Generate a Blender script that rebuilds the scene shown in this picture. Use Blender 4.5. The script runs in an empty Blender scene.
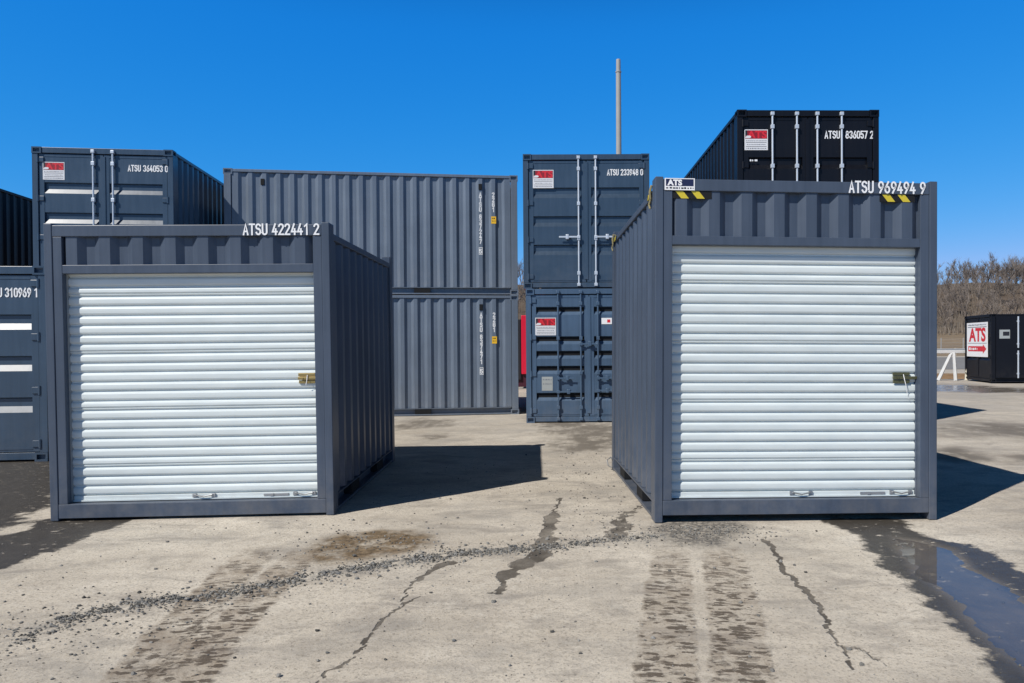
import bpy, bmesh, math, random
import numpy as np
from mathutils import Vector, Matrix
R = math.radians
sc = bpy.context.scene
col = sc.collection

# ------------------------------------------------------------------ camera
cd = bpy.data.cameras.new('camera')
cam = bpy.data.objects.new('camera', cd)
col.objects.link(cam)
cd.sensor_fit = 'HORIZONTAL'
cd.sensor_width = 36.0
cd.lens = 754.86 / 1024 * 36
cd.shift_x = (512 - 569.53) / 1024
cd.shift_y = (352.67 - 341.5) / 1024
cd.clip_start = 0.05
cd.clip_end = 3000
PIT, ROL, EYE = -0.01053, -0.00587, 1.5064
F = Vector((0, math.cos(PIT), math.sin(PIT)))
U0 = Vector((0, -math.sin(PIT), math.cos(PIT)))
R0 = Vector((1, 0, 0))
RT = R0 * math.cos(ROL) + U0 * math.sin(ROL)
UP = -R0 * math.sin(ROL) + U0 * math.cos(ROL)
cam.matrix_world = Matrix(((RT.x, UP.x, -F.x, 0), (RT.y, UP.y, -F.y, 0), (RT.z, UP.z, -F.z, EYE), (0, 0, 0, 1)))
sc.camera = cam

# ------------------------------------------------------------------ sky, sun, exposure
SUN_AZ, SUN_EL = 226.3, 45.2          # degrees, clockwise from +Y
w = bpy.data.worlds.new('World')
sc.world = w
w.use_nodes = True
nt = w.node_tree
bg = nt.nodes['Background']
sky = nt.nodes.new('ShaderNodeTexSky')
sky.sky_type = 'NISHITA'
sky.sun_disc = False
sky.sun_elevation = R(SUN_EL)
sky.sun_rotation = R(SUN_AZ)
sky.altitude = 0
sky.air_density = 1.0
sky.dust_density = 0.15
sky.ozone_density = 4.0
# sky texture graded deep blue, dimmed overhead to cut fill light in shadows
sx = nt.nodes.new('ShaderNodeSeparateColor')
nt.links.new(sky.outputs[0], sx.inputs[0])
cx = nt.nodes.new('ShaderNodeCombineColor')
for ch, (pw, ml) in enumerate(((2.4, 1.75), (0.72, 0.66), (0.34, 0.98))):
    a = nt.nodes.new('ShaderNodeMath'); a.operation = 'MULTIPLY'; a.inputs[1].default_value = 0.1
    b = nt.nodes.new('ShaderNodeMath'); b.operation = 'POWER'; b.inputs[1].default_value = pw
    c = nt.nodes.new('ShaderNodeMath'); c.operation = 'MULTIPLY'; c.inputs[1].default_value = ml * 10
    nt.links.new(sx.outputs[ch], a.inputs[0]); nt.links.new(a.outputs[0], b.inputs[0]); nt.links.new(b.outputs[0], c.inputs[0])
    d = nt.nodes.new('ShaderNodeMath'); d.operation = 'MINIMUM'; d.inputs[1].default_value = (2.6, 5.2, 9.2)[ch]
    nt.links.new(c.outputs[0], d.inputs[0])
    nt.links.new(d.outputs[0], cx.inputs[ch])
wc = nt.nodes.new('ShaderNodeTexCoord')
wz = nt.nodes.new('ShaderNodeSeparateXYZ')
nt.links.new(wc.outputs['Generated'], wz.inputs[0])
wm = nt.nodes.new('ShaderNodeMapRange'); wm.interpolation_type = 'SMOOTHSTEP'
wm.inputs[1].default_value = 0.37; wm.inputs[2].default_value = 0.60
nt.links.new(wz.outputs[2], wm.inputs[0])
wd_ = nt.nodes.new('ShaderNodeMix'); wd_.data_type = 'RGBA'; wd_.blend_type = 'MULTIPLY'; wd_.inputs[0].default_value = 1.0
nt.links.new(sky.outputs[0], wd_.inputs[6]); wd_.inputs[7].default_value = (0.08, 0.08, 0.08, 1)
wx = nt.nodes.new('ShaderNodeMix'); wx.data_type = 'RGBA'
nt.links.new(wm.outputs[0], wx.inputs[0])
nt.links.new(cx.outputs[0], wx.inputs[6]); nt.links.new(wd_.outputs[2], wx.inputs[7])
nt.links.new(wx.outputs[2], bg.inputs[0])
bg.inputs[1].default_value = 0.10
sl = bpy.data.lights.new('sun', 'SUN')
sl.energy = 5.0
sl.angle = R(0.5)
sl.color = (1.0, 0.955, 0.89)
so = bpy.data.objects.new('sun', sl)
col.objects.link(so)
to_sun = Vector((math.sin(R(SUN_AZ)) * math.cos(R(SUN_EL)), math.cos(R(SUN_AZ)) * math.cos(R(SUN_EL)), math.sin(R(SUN_EL))))
so.rotation_euler = to_sun.to_track_quat('Z', 'Y').to_euler()
so.location = (-10, -10, 20)
vs = sc.view_settings
vs.view_transform = 'Standard'
vs.look = 'None'
vs.exposure = 0.0
vs.gamma = 1.0
vs.use_curve_mapping = False

rnd = random.Random(7)

# ------------------------------------------------------------------ materials
class NT:
    def __init__(s, name):
        s.m = bpy.data.materials.new(name)
        s.m.use_nodes = True
        s.t = s.m.node_tree
        s.b = s.t.nodes['Principled BSDF']
    def n(s, kind, **kw):
        o = s.t.nodes.new(kind)
        for k, v in kw.items():
            setattr(o, k, v)
        return o
    def l(s, a, b):
        s.t.links.new(a, b)
    def noise(s, vec, scale, detail=4, rough=0.55, dist=0.0):
        o = s.n('ShaderNodeTexNoise')
        o.inputs['Scale'].default_value = scale
        o.inputs['Detail'].default_value = detail
        o.inputs['Roughness'].default_value = rough
        o.inputs['Distortion'].default_value = dist
        if vec is not None:
            s.l(vec, o.inputs['Vector'])
        return o.outputs[0]
    def map(s, val, a, b, c=0.0, d=1.0, smooth=False):
        o = s.n('ShaderNodeMapRange')
        if smooth:
            o.interpolation_type = 'SMOOTHSTEP'
        for i, v in enumerate((a, b, c, d)):
            o.inputs[i + 1].default_value = v
        s.l(val, o.inputs[0])
        return o.outputs[0]
    def math(s, op, a, b=None, c=None, clamp=False):
        o = s.n('ShaderNodeMath', operation=op, use_clamp=clamp)
        for i, v in enumerate((a, b, c)):
            if v is None:
                continue
            if isinstance(v, (int, float)):
                o.inputs[i].default_value = v
            else:
                s.l(v, o.inputs[i])
        return o.outputs[0]
    def mix(s, fac, a, b, blend='MIX'):
        o = s.n('ShaderNodeMix', data_type='RGBA', blend_type=blend)
        if isinstance(fac, (int, float)):
            o.inputs[0].default_value = fac
        else:
            s.l(fac, o.inputs[0])
        for i, v in ((6, a), (7, b)):
            if isinstance(v, tuple):
                o.inputs[i].default_value = (*v, 1) if len(v) == 3 else v
            else:
                s.l(v, o.inputs[i])
        return o.outputs[2]
    def vscale(s, vec, sx, sy, sz):
        o = s.n('ShaderNodeMapping')
        o.inputs['Scale'].default_value = (sx, sy, sz)
        s.l(vec, o.inputs[0])
        return o.outputs[0]
    def bump(s, h, strength=0.3, dist=0.01):
        o = s.n('ShaderNodeBump')
        o.inputs['Strength'].default_value = strength
        o.inputs['Distance'].default_value = dist
        s.l(h, o.inputs['Height'])
        s.l(o.outputs[0], s.b.inputs['Normal'])
    def obj(s):
        return s.n('ShaderNodeTexCoord').outputs['Object']
    def set(s, rough=0.5, spec=0.5, metal=0.0):
        s.b.inputs['Roughness'].default_value = rough
        s.b.inputs['Specular IOR Level'].default_value = spec
        s.b.inputs['Metallic'].default_value = metal

def plain(name, c, rough=0.5, spec=0.5, metal=0.0, var=0.12, scale=6.0):
    k = NT(name)
    k.set(rough, spec, metal)
    f = k.noise(k.obj(), scale, 5, 0.6)
    lo = tuple(x * (1 - var) for x in c)
    hi = tuple(x * (1 + var) for x in c)
    k.l(k.mix(f, lo, hi), k.b.inputs['Base Color'])
    return k.m

def paint(name, c, rough=0.36, spec=0.5, dust=0.25, dent=0.12):
    """coated steel: slight tone drift, rain streaks, dusty feet, faint dents"""
    k = NT(name)
    k.set(rough, spec)
    ob = k.obj()
    a = k.noise(ob, 1.3, 4, 0.6)
    st = k.noise(k.vscale(ob, 9, 9, 0.5), 2.2, 4, 0.6)
    f = k.math('MULTIPLY_ADD', st, 0.5, k.math('MULTIPLY', a, 0.5))
    base = k.mix(k.map(f, 0.3, 0.7), tuple(x * 0.80 for x in c), tuple(x * 1.18 for x in c))
    sep = k.n('ShaderNodeSeparateXYZ')
    k.l(ob, sep.inputs[0])
    low = k.map(sep.outputs[2], 0.75, 0.0, 0.0, 1.0)
    dn = k.map(k.noise(ob, 5.0, 6, 0.7), 0.38, 0.72)
    d = k.math('MULTIPLY', k.math('MULTIPLY', low, dn), dust)
    spk = k.map(k.noise(ob, 38.0, 3, 0.6), 0.70, 0.80, 0.0, 0.25)
    d2 = k.math('ADD', d, k.math('MULTIPLY', spk, k.map(a, 0.45, 0.7)), clamp=True)
    scf = k.math('MULTIPLY', k.map(k.noise(k.vscale(ob, 3, 3, 26), 2.3, 5, .7, .4), .68, .74), k.map(k.noise(ob, 1.7, 3, .6), .54, .66), clamp=True)
    cc = k.mix(k.math('MULTIPLY', scf, .32), k.mix(d2, base, (0.30, 0.27, 0.23)), (0.36, 0.36, 0.36))
    rst = k.math('MULTIPLY', k.map(k.noise(k.vscale(ob, 1, 1, .35), 21, 4, .65), .70, .76), k.map(k.noise(ob, 2.3, 3, .6), .56, .68), clamp=True)
    k.l(k.mix(k.math('MULTIPLY', rst, .6), cc, (0.13, 0.06, 0.03)), k.b.inputs['Base Color'])
    k.l(k.map(f, 0.3, 0.7, rough - 0.04, rough + 0.07), k.b.inputs['Roughness'])
    k.bump(k.noise(ob, 2.6, 2, 0.5), dent, 0.02)
    return k.m

M = {}
M['grey'] = paint('slate grey paint', (0.060, 0.079, 0.114), 0.38, 0.32)
M['greyC'] = paint('blue grey paint', (0.122, 0.152, 0.198), 0.34)
M['navy'] = paint('dark blue grey paint', (0.036, 0.062, 0.100), 0.31, dust=0.12, dent=0.06)
M['blue'] = paint('faded blue paint', (0.060, 0.102, 0.165), 0.34, dust=0.2, dent=0.06)
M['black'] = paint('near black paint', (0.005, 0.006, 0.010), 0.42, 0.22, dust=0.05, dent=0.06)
M['dark'] = plain('black rubber and pocket shade', (0.012, 0.013, 0.015), 0.75, 0.2)
M['galv'] = plain('galvanised steel', (0.55, 0.60, 0.66), 0.45, 0.5, 0.35)
M['steel'] = plain('bare steel', (0.42, 0.43, 0.44), 0.38, 0.5, 0.8)
M['brass'] = plain('dull brass', (0.36, 0.27, 0.11), 0.4, 0.5, 0.75)
M['olive'] = plain('olive latch steel', (0.10, 0.10, 0.05), 0.45, 0.5, 0.4)
M['white'] = plain('white vinyl', (0.80, 0.80, 0.80), 0.5, 0.4, var=0.04)
M['letter'] = plain('white lettering', (0.78, 0.79, 0.80), 0.5, 0.4, var=0.08, scale=25)
M['red'] = plain('sign red', (0.62, 0.018, 0.03), 0.45, var=0.05)
M['darkred'] = plain('sign dark red', (0.26, 0.008, 0.015), 0.45, var=0.05)
M['signwhite'] = plain('sign off white', (0.66, 0.67, 0.69), 0.5, 0.4, var=0.06)
M['ink'] = plain('sign black', (0.015, 0.015, 0.02), 0.5, var=0.05)
M['greyink'] = plain('sign small print', (0.16, 0.17, 0.20), 0.5, var=0.05)
M['navyink'] = plain('sticker navy', (0.012, 0.016, 0.06), 0.45, var=0.05)
M['yellow'] = plain('hazard yellow', (0.58, 0.46, 0.03), 0.45, var=0.10)
M['orange'] = plain('label yellow', (0.82, 0.48, 0.02), 0.5, var=0.05)
M['plate'] = plain('data plate', (0.42, 0.44, 0.42), 0.4, 0.5, 0.3)
M['tape'] = plain('frayed yellow strap', (0.27, 0.235, 0.13), 0.7, 0.2, var=0.3, scale=20)
M['redbox'] = plain('red trailer paint', (0.62, 0.012, 0.045), 0.4, var=0.08)
M['maroon'] = plain('maroon trailer base', (0.05, 0.006, 0.02), 0.5, var=0.08)
M['chalk'] = plain('chalky white paint', (0.56, 0.57, 0.57), 0.65, 0.3, var=0.12)
M['cream'] = plain('cream paint', (0.62, 0.58, 0.47), 0.65, 0.3, var=0.12)
M['polegrey'] = plain('weathered pole', (0.34, 0.33, 0.31), 0.7, 0.3, var=0.15, scale=3)
M['rail'] = plain('galvanised guardrail', (0.40, 0.42, 0.44), 0.5, 0.4, 0.3)
M['wire'] = plain('fence wire', (0.33, 0.33, 0.32), 0.6, 0.3)
M['timber'] = plain('pale timber', (0.42, 0.36, 0.28), 0.8, 0.2, var=0.2)

def door_white():
    k = NT('white roller steel')
    k.set(0.38, 0.5)
    ob = k.obj()
    f = k.noise(k.vscale(ob, 1.5, 1.5, 6), 2.0, 4, 0.6)
    base = k.mix(k.map(f, 0.3, 0.7), (0.565, 0.62, 0.622), (0.645, 0.695, 0.69))
    sep = k.n('ShaderNodeSeparateXYZ')
    k.l(ob, sep.inputs[0])
    low = k.map(sep.outputs[2], 0.45, 0.12, 0.0, 1.0)
    dn = k.map(k.noise(k.vscale(ob, 1, 1, 4), 5.0, 6, 0.7), 0.42, 0.72)
    spk = k.map(k.noise(ob, 30.0, 3, 0.6), 0.72, 0.80, 0.0, 0.35)
    d = k.math('ADD', k.math('MULTIPLY', k.math('MULTIPLY', low, dn), 0.30), k.math('MULTIPLY', spk, k.map(f, 0.4, 0.7)), clamp=True)
    k.l(k.mix(d, base, (0.40, 0.37, 0.31)), k.b.inputs['Base Color'])
    return k.m
M['roll'] = door_white()

# ------------------------------------------------------------------ mesh collector
class MB:
    def __init__(s):
        s.v, s.f, s.mi = [], [], []
    def add(s, vs_, fs, mi=0):
        o = len(s.v)
        s.v += [tuple(p) for p in vs_]
        for f in fs:
            s.f.append(tuple(i + o for i in f))
            s.mi.append(mi)
        return s
    def box(s, x0, x1, y0, y1, z0, z1, mi=0, ch=0.0):
        if ch:
            # chamfered along every edge: octagon-section style box
            bm = bmesh.new()
            bmesh.ops.create_cube(bm, size=1.0)
            for v in bm.verts:
                v.co = Vector((x0 + (v.co.x + .5) * (x1 - x0), y0 + (v.co.y + .5) * (y1 - y0), z0 + (v.co.z + .5) * (z1 - z0)))
            bmesh.ops.bevel(bm, geom=bm.edges[:], offset=ch, segments=2, affect='EDGES', profile=0.5)
            return s.bm(bm, mi)
        p = [(x0, y0, z0), (x1, y0, z0), (x1, y1, z0), (x0, y1, z0), (x0, y0, z1), (x1, y0, z1), (x1, y1, z1), (x0, y1, z1)]
        return s.add(p, [(0, 3, 2, 1), (4, 5, 6, 7), (0, 1, 5, 4), (1, 2, 6, 5), (2, 3, 7, 6), (3, 0, 4, 7)], mi)
    def bm(s, bm, mi=0):
        bm.verts.index_update()
        s.add([v.co for v in bm.verts], [[v.index for v in f.verts] for f in bm.faces], mi)
        bm.free()
        return s
    def tube(s, pts, r, n=8, mi=0, r1=None):
        pts = [Vector(p) for p in pts]
        rings = []
        for i, p in enumerate(pts):
            d = (pts[min(i + 1, len(pts) - 1)] - pts[max(i - 1, 0)]).normalized()
            a = d.orthogonal().normalized() if i == 0 else (a - d * a.dot(d)).normalized()
            b = d.cross(a)
            rr = r if r1 is None else r + (r1 - r) * i / (len(pts) - 1)
            rings.append([p + (a * math.cos(t) + b * math.sin(t)) * rr for t in (2 * math.pi * j / n for j in range(n))])
        vv = [q for g in rings for q in g]
        ff = []
        for i in range(len(pts) - 1):
            for j in range(n):
                k = (j + 1) % n
                ff.append((i * n + j, i * n + k, (i + 1) * n + k, (i + 1) * n + j))
        ff.append(tuple(range(n - 1, -1, -1)))
        ff.append(tuple((len(pts) - 1) * n + j for j in range(n)))
        return s.add(vv, ff, mi)
    def extrude(s, prof, fn0, fn1, mi=0):
        """closed 2-D profile swept between two mappings (a,b)->xyz, capped"""
        n = len(prof)
        vv = [fn0(a, b) for a, b in prof] + [fn1(a, b) for a, b in prof]
        ff = [(j, (j + 1) % n, n + (j + 1) % n, n + j) for j in range(n)]
        ff += [tuple(range(n - 1, -1, -1)), tuple(range(n, 2 * n))]
        return s.add(vv, ff, mi)
    def build(s, name, mats, parent=None, smooth=False):
        me = bpy.data.meshes.new(name)
        me.from_pydata(s.v, [], s.f)
        if not isinstance(mats, (list, tuple)):
            mats = [mats]
        for m in mats:
            me.materials.append(m)
        if len(mats) > 1:
            me.polygons.foreach_set('material_index', s.mi)
        b = bmesh.new()
        b.from_mesh(me)
        bmesh.ops.recalc_face_normals(b, faces=b.faces[:])
        b.to_mesh(me)
        b.free()
        if smooth:
            me.shade_smooth()
        o = bpy.data.objects.new(name, me)
        col.objects.link(o)
        if parent:
            o.parent = parent
        return o

def empty(name, label, cat, loc=(0, 0, 0), rot=(0, 0, 0), group=None):
    o = bpy.data.objects.new(name, None)
    o.empty_display_size = 0.3
    col.objects.link(o)
    o.location = loc
    o.rotation_euler = rot
    o['label'] = label
    o['category'] = cat
    if group:
        o['group'] = group
    return o

def tag(o, label=None, cat=None, group=None, kind=None):
    for k, v in (('label', label), ('category', cat), ('group', group), ('kind', kind)):
        if v:
            o[k] = v
    return o

# ------------------------------------------------------------------ lettering
def arc(cx, cy, rx, ry, a0, a1, n=7):
    return [(cx + rx * math.cos(R(a0 + (a1 - a0) * i / n)), cy + ry * math.sin(R(a0 + (a1 - a0) * i / n))) for i in range(n + 1)]
GW = 0.46
def _glyphs():
    W = GW
    c = W / 2
    r = c
    g = {}
    g['A'] = [[(0, 0), (c, 1), (W, 0)], [(0.09, 0.30), (W - 0.09, 0.30)]]
    g['T'] = [[(-.02, 1), (W + .02, 1)], [(c, 1), (c, 0)]]
    g['U'] = [[(0, 1), (0, r)] + arc(c, r, r, r, 180, 360) + [(W, 1)]]
    g['S'] = [arc(c, .77, r, .23, 25, 270, 9)[:] + arc(c, .27, r, .27, 90, -160, 9)[:]]
    g['G'] = [arc(c, 1 - r, r, r, 20, 180) + arc(c, r, r, r, 180, 360) + [(W, .5), (c, .5)]]
    g['0'] = [arc(c, 1 - r, r, r, 0, 180) + arc(c, r, r, r, 180, 360) + [(W, 1 - r)]]
    g['1'] = [[(0.06, .80), (c + .06, 1), (c + .06, 0)]]
    g['2'] = [arc(c, 1 - r, r, r, 170, -25, 8) + [(0, 0), (W, 0)]]
    g['3'] = [arc(c, .76, r, .24, 160, -90, 8) + arc(c, .26, r, .26, 90, -160, 8)]
    g['4'] = [[(W * .72, 0), (W * .72, .52)], [(c + .04, 1), (0, .26), (W, .26)]]
    g['5'] = [[(W, 1), (0.02, 1), (0.0, .56)] + arc(c, .32, r, .32, 120, -160, 9)]
    g['6'] = [[(W * .72, 1), (0.02, .42)] + arc(c, .29, r, .29, 160, -200, 12)]
    g['7'] = [[(0, 1), (W, 1), (W * .30, 0)]]
    g['8'] = [arc(c, .76, r * .9, .24, 0, 360, 12), arc(c, .27, r, .27, 0, 360, 12)]
    g['9'] = [[(W * .28, 0), (W - .02, .58)] + arc(c, .71, r, .29, -20, 340, 12)]
    return g
GL = _glyphs()

def ribbon(mb, pts, wd, fn, z, mi=0):
    n = len(pts)
    vv = []
    for i, (x, y) in enumerate(pts):
        x0, y0 = pts[max(i - 1, 0)]
        x1, y1 = pts[min(i + 1, n - 1)]
        if 0 < i < n - 1:
            d0 = Vector((x - x0, y - y0)).normalized()
            d1 = Vector((x1 - x, y1 - y)).normalized()
            nn = (d0 + d1)
            if nn.length < 0.2:
                nn = d0
            nn.normalize()
            k = 1 / max(0.55, nn.dot(d0))
        else:
            nn = Vector((x1 - x0, y1 - y0)).normalized()
            k = 1
        ex = wd / 2 if i in (0, n - 1) else 0
        s = -1 if i == 0 else 1
        q = Vector((x, y)) + nn * ex * s
        px = Vector((-nn.y, nn.x)) * (wd / 2 * k)
        vv += [fn(q.x + px.x, q.y + px.y, z), fn(q.x - px.x, q.y - px.y, z)]
    mb.add(vv, [(2 * i, 2 * i + 1, 2 * i + 3, 2 * i + 2) for i in range(n - 1)], mi)

def write(mb, text, fn, h, wd=0.17, adv=0.76, sx=1.0, mi=0, vertical=False):
    """stencil style strokes; fn(a, b, z) places a point a to the right, b up, z proud of the surface"""
    x = 0.0
    for ci, ch in enumerate(text):
        if ch == ' ':
            x += 0.42 if not vertical else 0.55
            continue
        for si, pl in enumerate(GL[ch]):
            if vertical:
                pts = [(p[0] * h * sx, (p[1] - x) * h) for p in pl]
            else:
                pts = [((p[0] + x) * h * sx, p[1] * h) for p in pl]
            ribbon(mb, pts, wd * h, fn, 0.0003 * si, mi)
        x += adv if not vertical else 1.28
    return x * h * sx

def text_geo(s, size, bold=0.0, sx=1.0):
    cu = bpy.data.curves.new('txt', 'FONT')
    cu.body = s
    cu.size = size
    cu.offset = bold
    cu.resolution_u = 3
    o = bpy.data.objects.new('txt', cu)
    col.objects.link(o)
    dg = bpy.context.evaluated_depsgraph_get()
    me = bpy.data.meshes.new_from_object(o.evaluated_get(dg))
    vv = [(v.co.x * sx, v.co.y) for v in me.vertices]
    ff = [tuple(p.vertices) for p in me.polygons]
    bpy.data.objects.remove(o)
    bpy.data.curves.remove(cu)
    bpy.data.meshes.remove(me)
    x0 = min(v[0] for v in vv)
    y0 = min(v[1] for v in vv)
    x1 = max(v[0] for v in vv)
    y1 = max(v[1] for v in vv)
    return vv, ff, (x0, y0, x1, y1)

def put_text(mb, s, fn, x, y, w_, h_, z, mi, bold=0.0):
    """text s stretched to the box x..x+w_, y..y+h_"""
    vv, ff, (x0, y0, x1, y1) = text_geo(s, 1.0, bold)
    mb.add([fn(x + (a - x0) / (x1 - x0) * w_, y + (b - y0) / (y1 - y0) * h_, z) for a, b in vv], ff, mi)

def rect(mb, fn, x0, x1, y0, y1, z, mi):
    mb.add([fn(x0, y0, z), fn(x1, y0, z), fn(x1, y1, z), fn(x0, y1, z)], [(0, 1, 2, 3)], mi)

def plate(mb, fn, x0, x1, y0, y1, t, mi):
    p = [fn(a, b, z) for z in (0.0005, t) for a, b in ((x0, y0), (x1, y0), (x1, y1), (x0, y1))]
    mb.add(p, [(4, 5, 6, 7), (0, 1, 5, 4), (1, 2, 6, 5), (2, 3, 7, 6), (3, 0, 4, 7)], mi)

def small_print(mb, fn, x0, x1, y0, y1, z, mi, seed):
    """a line too small to read in the photograph: worn dashes of uneven length"""
    q = random.Random(seed)
    x = x0
    while x < x1:
        wd = q.uniform(.5, 1.6) * (y1 - y0)
        rect(mb, fn, x, min(x + wd, x1), y0 + q.uniform(0, .15) * (y1 - y0), y1 - q.uniform(0, .2) * (y1 - y0), z, mi)
        x += wd + q.uniform(.25, .8) * (y1 - y0)

def company_sign(parent, fn, w_, h_, seed=1):
    mb = MB()      # 0 white, 1 red, 2 black, 3 grey print
    plate(mb, fn, 0, w_, 0, h_, 0.003, 0)
    z = 0.004
    rect(mb, fn, .03 * w_, .97 * w_, .55 * h_, .96 * h_, z, 4)
    rect(mb, fn, .03 * w_, .12 * w_, .70 * h_, .96 * h_, z + .0004, 2)
    put_text(mb, 'ATS', fn, .11 * w_, .565 * h_, .85 * w_, .375 * h_, z + .0010, 1, 0.035)
    # the pale flatbed emblem at the lower left of the letters
    c_ = [(.03, .62), (.10, .70), (.24, .70), (.29, .64), (.24, .585), (.05, .575)]
    mb.add([fn(a * w_, b * h_, z + .0020) for a, b in c_], [tuple(range(6))], 0)
    small_print(mb, fn, .06 * w_, .95 * w_, .435 * h_, .475 * h_, z, 3, seed)
    rect(mb, fn, .06 * w_, .94 * w_, .365 * h_, .385 * h_, z, 2)
    small_print(mb, fn, .10 * w_, .9 * w_, .25 * h_, .29 * h_, z, 3, seed + 1)
    rect(mb, fn, .06 * w_, .94 * w_, .165 * h_, .185 * h_, z, 2)
    small_print(mb, fn, .08 * w_, .95 * w_, .06 * h_, .11 * h_, z, 3, seed + 2)
    return mb.build('sign_plate', [M['signwhite'], M['red'], M['ink'], M['greyink'], M['darkred']], parent)

# ------------------------------------------------------------------ container pieces
def corr_profile(length, pitch, depth, back, flip=False):
    """closed profile (a along the wall, b into the wall); b=0 is the outer crest"""
    a1, sl_, a2 = 0.28 * pitch, 0.22 * pitch, 0.28 * pitch
    pts = [(0, 0)]
    n = int(length / pitch)
    x = (length - n * pitch) / 2
    for i in range(n):
        pts += [(x + a1 / 2, 0), (x + a1 / 2 + sl_, depth), (x + a1 / 2 + sl_ + a2, depth), (x + a1 / 2 + 2 * sl_ + a2, 0)]
        x += pitch
    pts.append((length, 0))
    pts += [(length, back), (0, back)]
    return pts

def casting(parent, x, y, z, sx, sy, sz, faces, mat):
    """corner fitting block with a pocket in each listed face (axis, sign)"""
    bm = bmesh.new()
    bmesh.ops.create_cube(bm, size=1.0)
    for v in bm.verts:
        v.co = Vector((x + (v.co.x + .5) * sx, y + (v.co.y + .5) * sy, z + (v.co.z + .5) * sz))
    bm.normal_update()
    for ax, sg in faces:
        f = max(bm.faces, key=lambda q: q.normal[ax] * sg * (1 + q.calc_area()))
        bmesh.ops.inset_individual(bm, faces=[f], thickness=min(sx, sy, sz) * 0.30)
        bmesh.ops.inset_individual(bm, faces=[f], thickness=0.004, depth=-0.045)
        bm.normal_update()
    return MB().bm(bm).build('corner_casting', mat, parent)

def side_wall(root, u, sgn, v0, v1, z0, z1, mat, pitch=0.278, depth=0.042):
    """corrugated long wall; outer crest at u, sgn=+1 faces +u"""
    mb = MB()
    pr = corr_profile(v1 - v0, pitch, depth, 0.060)
    mb.extrude(pr, lambda a, b: (u - sgn * b, v0 + a, z0), lambda a, b: (u - sgn * b, v0 + a, z1))
    return mb.build('side_wall', mat, root)

def bottom_rail(root, u, sgn, v0, v1, mat, forks=True, zt=0.165):
    mb = MB()
    L = v1 - v0
    a, b = sorted((u - sgn * .088, u - sgn * .098))
    mb.box(a, b, v0, v1, .02, zt - .004)                                  # web
    a, b = sorted((u - sgn * .004, u - sgn * .087))
    mb.box(a, b, v0, v1, .014, .040)                                       # lower flange
    a, b = sorted((u - sgn * .006, u - sgn * .087))
    mb.box(a, b, v0, v1, zt - .014, zt - .003)                               # upper flange
    mats = [mat, M['dark']]
    if forks:
        for k in ((.33, .67) if L > 4 else (.27, .73)):
            c = v0 + L * k
            a, b = sorted((u - sgn * .012, u - sgn * .0875))
            mb.box(a, b, c - .17, c + .17, .048, zt - .016, 1)  # dark block paints in the shade of the hollow fork pocket
    return mb.build('bottom_rail', mats, root)

def frame_common(root, W, L, H, mat, cast=True, top_drop=0.0, left=True, right=True, back=True):
    """rails, walls, roof shared by all boxes (front end is made separately)"""
    zt = H - top_drop
    for u, s in ((0.0, -1), (W, 1)):
        side_wall(root, u - s * .018, s, .16, L - .16, .166, zt - .072, mat)
        a, b = sorted((u - s * .004, u - s * .066))
        MB().box(a, b, .165, L - .165, zt - .070, zt - .010, ch=.006).build('top_rail', mat, root)
        bottom_rail(root, u, s, .165, L - .165, mat)
    mb = MB()
    pr = corr_profile(W - .30, 0.286, 0.04, 0.06)
    mb.extrude(pr, lambda a, b: (.15 + a, L - .02 - b, .13), lambda a, b: (.15 + a, L - .02 - b, zt - .10))
    mb.box(.155, W - .155, L - .10, L - .012, .02, .128)
    mb.box(.155, W - .155, L - .10, L - .012, zt - .098, zt - .012)
    mb.build('end_wall', mat, root)
    mb = MB()
    pr = corr_profile(L - .34, 0.209, 0.02, 0.035)
    mb.extrude(pr, lambda a, b: (.068, .17 + a, zt - .012 - b), lambda a, b: (W - .068, .17 + a, zt - .012 - b))
    mb.build('roof', mat, root)
    if cast:
        for u0, su in ((0, -1), (W - .162, 1)):
            for v0, sv in ((0, -1), (L - .178, 1)):
                casting(root, u0, v0, 0, .162, .178, .118, [(0, su), (1, sv)], mat)
                casting(root, u0, v0, H - .118, .162, .178, .118, [(0, su), (1, sv), (2, 1)], mat)

def lock_rod(door, u, z0, z1, H, mat, handle=None, hmat=None, nb=4):
    mb = MB()
    v = -0.004
    mb.tube([(u, v, z0), (u, v, z1)], .0165, 8)
    for z in (z0 + .0, z1 - .06):
        mb.box(u - .032, u + .032, v - .026, v + .034, z, z + .06, ch=.008)       # cam in its keeper
    for k in range(nb):
        z = z0 + (z1 - z0) * (.10 + .80 * k / (nb - 1))
        mb.box(u - .030, u + .030, v - .024, v + .034, z - .035, z + .035, ch=.006)
    mb.build('locking_rod', mat, door)
    for (du, z, ln) in (handle or []):
        h = MB()
        s = 1 if ln > 0 else -1
        h.box(min(u, u + ln), max(u, u + ln), v - .034, v - .022, z - .016, z + .016, ch=.004)
        h.box(u + ln * .58 - .03, u + ln * .58 + .03, v - .040, v + .030, z - .045, z + .05, ch=.01)
        h.box(u - .03, u + .03, v - .036, v - .018, z - .03, z + .03, ch=.006)
        h.build('door_handle', hmat or mat, door)

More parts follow.
